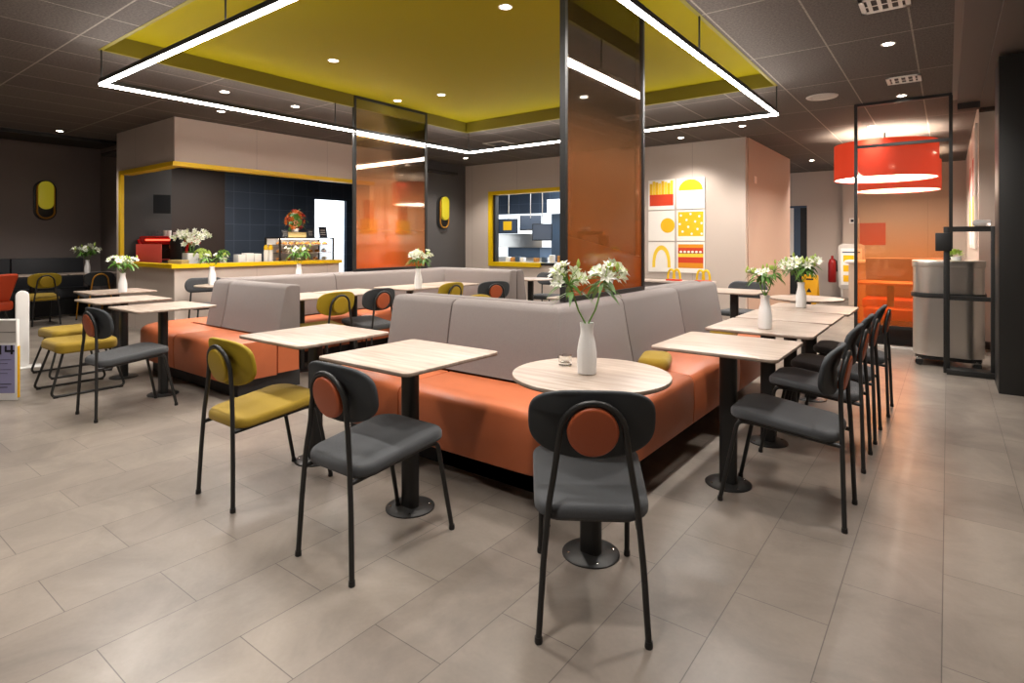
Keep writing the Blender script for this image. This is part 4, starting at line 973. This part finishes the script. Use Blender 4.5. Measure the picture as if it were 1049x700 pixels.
for k in range(9):
    x = -7.75+.13*k if k < 4 else -7.2+.2*(k-3); o = MB([whitep, pastry, bluepanel]).box((-.05, -.05, 0), (.05, .05, .08+.08*rnd.random()), k % 3, .01).build('food_container', loc=(x, 10.12, .862)); tag(o, 'small food container standing behind the kitchen hatch', 'container', 'containers behind the kitchen hatch')

# ------------------------------------------------------------------ right side: bin, rack, signs
t = thing('waste_bin_station', 'brushed steel waste bin station on castors near the right hand column', 'bin', (0, 7.62, 0))
ol = rrect(.60, .52, .16, 8)
MB(steel).prism(ol, .11, .715, bev=.004, seg=1).build('lower_body', t); MB(steel).prism(ol, .76, 1.03, bev=.004, seg=1).build('upper_body', t)
MB(steel).prism(rrect(.62, .54, .17, 8), 1.03, 1.095, bev=.006).build('rim', t); MB(blackmetal).prism(rrect(.63, .55, .17, 8), .715, .76, bev=.004).build('band', t); MB(blackpl).prism(rrect(.56, .48, .14, 8), .07, .11, bev=.003).build('chassis', t)
for x in (-.24, .24):
    for y in (-.19, .19):
        cs = MB(chrome).box((x-.03, y-.02, .06), (x+.03, y+.02, .085), bev=.004).build('castor', t)
        m = MB(blackpl); m.X = Matrix.Translation((x-.0, y, .036)) @ Matrix.Rotation(PI/2, 4, 'X') @ Matrix.Translation((0, 0, -.014)); m.lathe([(.036, 0), (.036, .028)], seg=20); m.build('wheel', cs)
t = thing('bin_frame', 'tall black metal frame standing in front of the steel bin', 'frame', (.16, 7.12, 0))
for x in (-.17, .19): MB(blackmetal).box((x-.025, -.03, 0), (x+.025, .03, 1.44), bev=.003).build('upright', t)
MB(blackmetal).box((-.17, -.025, 1.39), (.19, .025, 1.44)).build('top_rail', t); MB(blackmetal).box((-.17, -.10, 0), (.21, .12, .05), bev=.003).build('base_rail', t)
MB(blackpl).box((-.26, -.05, 1.2), (-.13, .03, 1.38), bev=.006).build('control_box', t)
MB(blackmetal).box((-.17, -.02, .72), (.19, .02, .76)).build('crossbar', t)
o = MB(mat('frosted_plastic', 'e8ecec', .15, trans=.7)).box((-.07, -.05, 0), (.07, .05, .06), bev=.02).build('plastic_tray', loc=(.26, 7.12, 1.442)); tag(o, 'clear crumpled plastic tray on top of the black frame', 'tray')
t = thing('potted_plant', 'round pale green potted plant on the steel bin', 'plant', (.07, 7.66, 1.096)); MB(white).lathe([(.04, 0), (.05, .04)], seg=16).build('pot', t); m = MB(budM); rnd = random.Random(3)
for k in range(60):
    d = Vector((rnd.gauss(0, 1), rnd.gauss(0, 1), abs(rnd.gauss(0, 1)))).normalized(); leaf(m, Vector((0, 0, .04))+d*.05, d, .045, .014, rnd, 0, .1)
m.build('leaves', t)
# behind the amber glass
t = thing('booth_table', 'wooden booth table behind the amber glass screen', 'table', (-.72, 9.35, 0)); MB(seatwood).box((-.27, -.3, .715), (.85, .3, .745), bev=.008).build('tabletop', t)
for x in (.1, .5): MB(blackmetal).box((x-.04, -.04, .01), (x+.04, .04, .715)).build('post', t); MB(blackmetal).box((x-.16, -.2, 0), (x+.16, .2, .012)).build('base', t)
t = thing('booth_bench', 'orange red booth bench behind the wooden table', 'bench', (-.6, 10.3, 0)); MB(orange2).box((-.42, -.35, .3), (.8, .2, .46), bev=.04).build('seat', t); MB(blackpl).box((-.38, -.25, 0), (.75, .2, .3)).build('plinth', t); MB(mat('taupe_fabric', '8a7468', .9)).box((-.42, .1, .46), (.8, .25, 1.05), bev=.04).build('backrest', t)
t = thing('booth_bench', 'orange red low bench close behind the amber glass screen', 'bench', (-.75, 8.78, 0)); MB(orange2).box((-.12, -.16, .3), (.8, .16, .45), bev=.04).build('seat', t); MB(blackpl).box((-.08, -.12, 0), (.76, .12, .3)).build('plinth', t)
o = MB([pred, pora]).box((-.25, -.02, 0), (.25, 0, .5), bev=.003).build('red_picture', loc=(-1.36, YB-.252, 1.22)); tag(o, 'plain square red picture on the back wall seen through the amber glass', 'picture')
# wet floor sign
def yz(m): pass
t = thing('wet_floor_sign', 'yellow folding wet floor sign near the back wall', 'sign', (-2.25, 13.1, 0), -.1)
for s in (-1, 1):
    m = MB([yelsign, inkM, pred]); m.X = Matrix.Rotation(s*.2, 4, 'X') if True else m.X
    m.prism(rrect(.30, .60, .03, 4, 0, .33), -.008, .008, bev=.003, axis='y')
    if s == -1:
        m.X = Matrix.Rotation(-.2, 4, 'X'); m.box((-.07, -.012, .52), (.07, -.009, .55), 1); m.prism([(-.05, .27), (.05, .27), (0, .36)], -.011, -.009, bev=.001, mi=1, axis='y', seg=1)
    else: pass
    o = m.build('panel', t); o.location = (0, s*.13, 0)
t = thing('fire_extinguisher', 'red fire extinguisher against the back wall beside the pilaster', 'extinguisher', (-2.15, 15.2, .35)); MB(redM).lathe([(.07, 0), (.085, .02), (.085, .45), (.06, .53), (.02, .56)], seg=20).build('cylinder', t); MB(blackpl).tube([(0, 0, .56), (.09, 0, .5), (.1, 0, .25)], .015, seg=8).build('hose', t); MB(redM).box((-.02, -.03, .55), (.02, .08, .62)).build('valve', t); MB(blackpl).box((-.03, .08, .2), (.03, .4, .24)).build('bracket', t)
t = thing('information_sign', 'rounded white information board with yellow pictures standing by the pilaster', 'sign', (-1.68, 14.5, 0)); m = MB(greyp); m.prism(rrect(.5, 1.0, .1, 6, 0, .5), -.02, .02, bev=.006, axis='y'); m.build('board', t, loc=(0, 0, .25)); m = MB([whitep, pyel, bluepanel]); m.box((-.2, -.024, .35), (.2, -.0205, 1.15)); 
for k in range(3): m.box((-.15, -.027, .42+.22*k), (.05, -.0245, .56+.22*k), 1)
m.box((-.17, -.027, 1.05), (.17, -.0245, 1.08), 2); m.build('print', t)
for x in (-.18, .18): MB(greyp).box((x-.015, -.015, 0), (x+.015, .015, .3)).build('leg', t)
t = thing('side_counter', 'small white counter at the left edge of the amber glass screen', 'counter', (-1.32, 13.6, 0)); MB(whitep).box((-.35, -.25, .86), (.35, .25, .92), bev=.02).build('top', t); MB(beige).box((-.28, -.2, 0), (.28, .2, .86)).build('body', t)
o = MB([whitep, inkM]); o.box((-.1, -.01, 0), (.1, 0, .12)); o.box((-.07, -.013, .03), (-.01, -.0105, .09), 1); o.box((.02, -.013, .03), (.07, -.0105, .09), 1); o = o.build('wall_notice', loc=(-1.72, YB-.252, 1.72)); tag(o, 'small white notice with two dark marks on the back wall left of the glass screen', 'sign')

# left edge: bollard post and display stand
t = thing('rounded_post', 'white rounded post standing behind the notice stand at the left edge', 'post', (-7.57, 1.68, 0), YAW+.70)
m = MB(whitep); m.prism(rrect(.11, .79, .054, 10, 0, .395), -.03, .03, bev=.01, axis='y'); o = m.build('panel', t); MB(whitep).box((-.15, -.1, 0), (.15, .1, .012), bev=.004).build('base', t)
t = thing('notice_stand', 'white notice stand with a violet printed sheet, cut off by the left edge', 'sign', (-6.17, 1.22, 0), YAW+.05)
MB(whitep).box((-.48, -.012, .0), (.15, .018, .66), bev=.006).build('case', t); MB(yelsign).box((.1505, -.008, .02), (.155, .014, .44)).build('edge_strip', t)
m = MB([greyp, violet, inkM]); m.box((-.48, -.016, .47), (.145, -.0125, .65), 0); m.box((-.48, -.016, .06), (.135, -.0125, .45), 1); m.box((-.48, -.018, .555), (.145, -.0163, .558), 2)
for k, z in enumerate((.33, .30, .25, .22, .13, .105)): m.box((-.46, -.018, z), (.11-.03*(k % 2), -.0163, z+(.003 if k < 4 else .006)), 2)
for a, b, c_, d in ((.015, .375, .032, .45), (.0, .43, .02, .445), (.06, .395, .135, .411), (.105, .375, .122, .45), (.06, .395, .075, .445)): m.box((a, -.019, b), (c_, -.0163, d), 2)
m.build('printed_sheet', t)
# ------------------------------------------------------------------ view
scene.view_settings.view_transform = 'Standard'; scene.view_settings.look = 'None'; scene.view_settings.gamma = 1
scene.view_settings.use_curve_mapping = False; scene.view_settings.exposure = 0.7
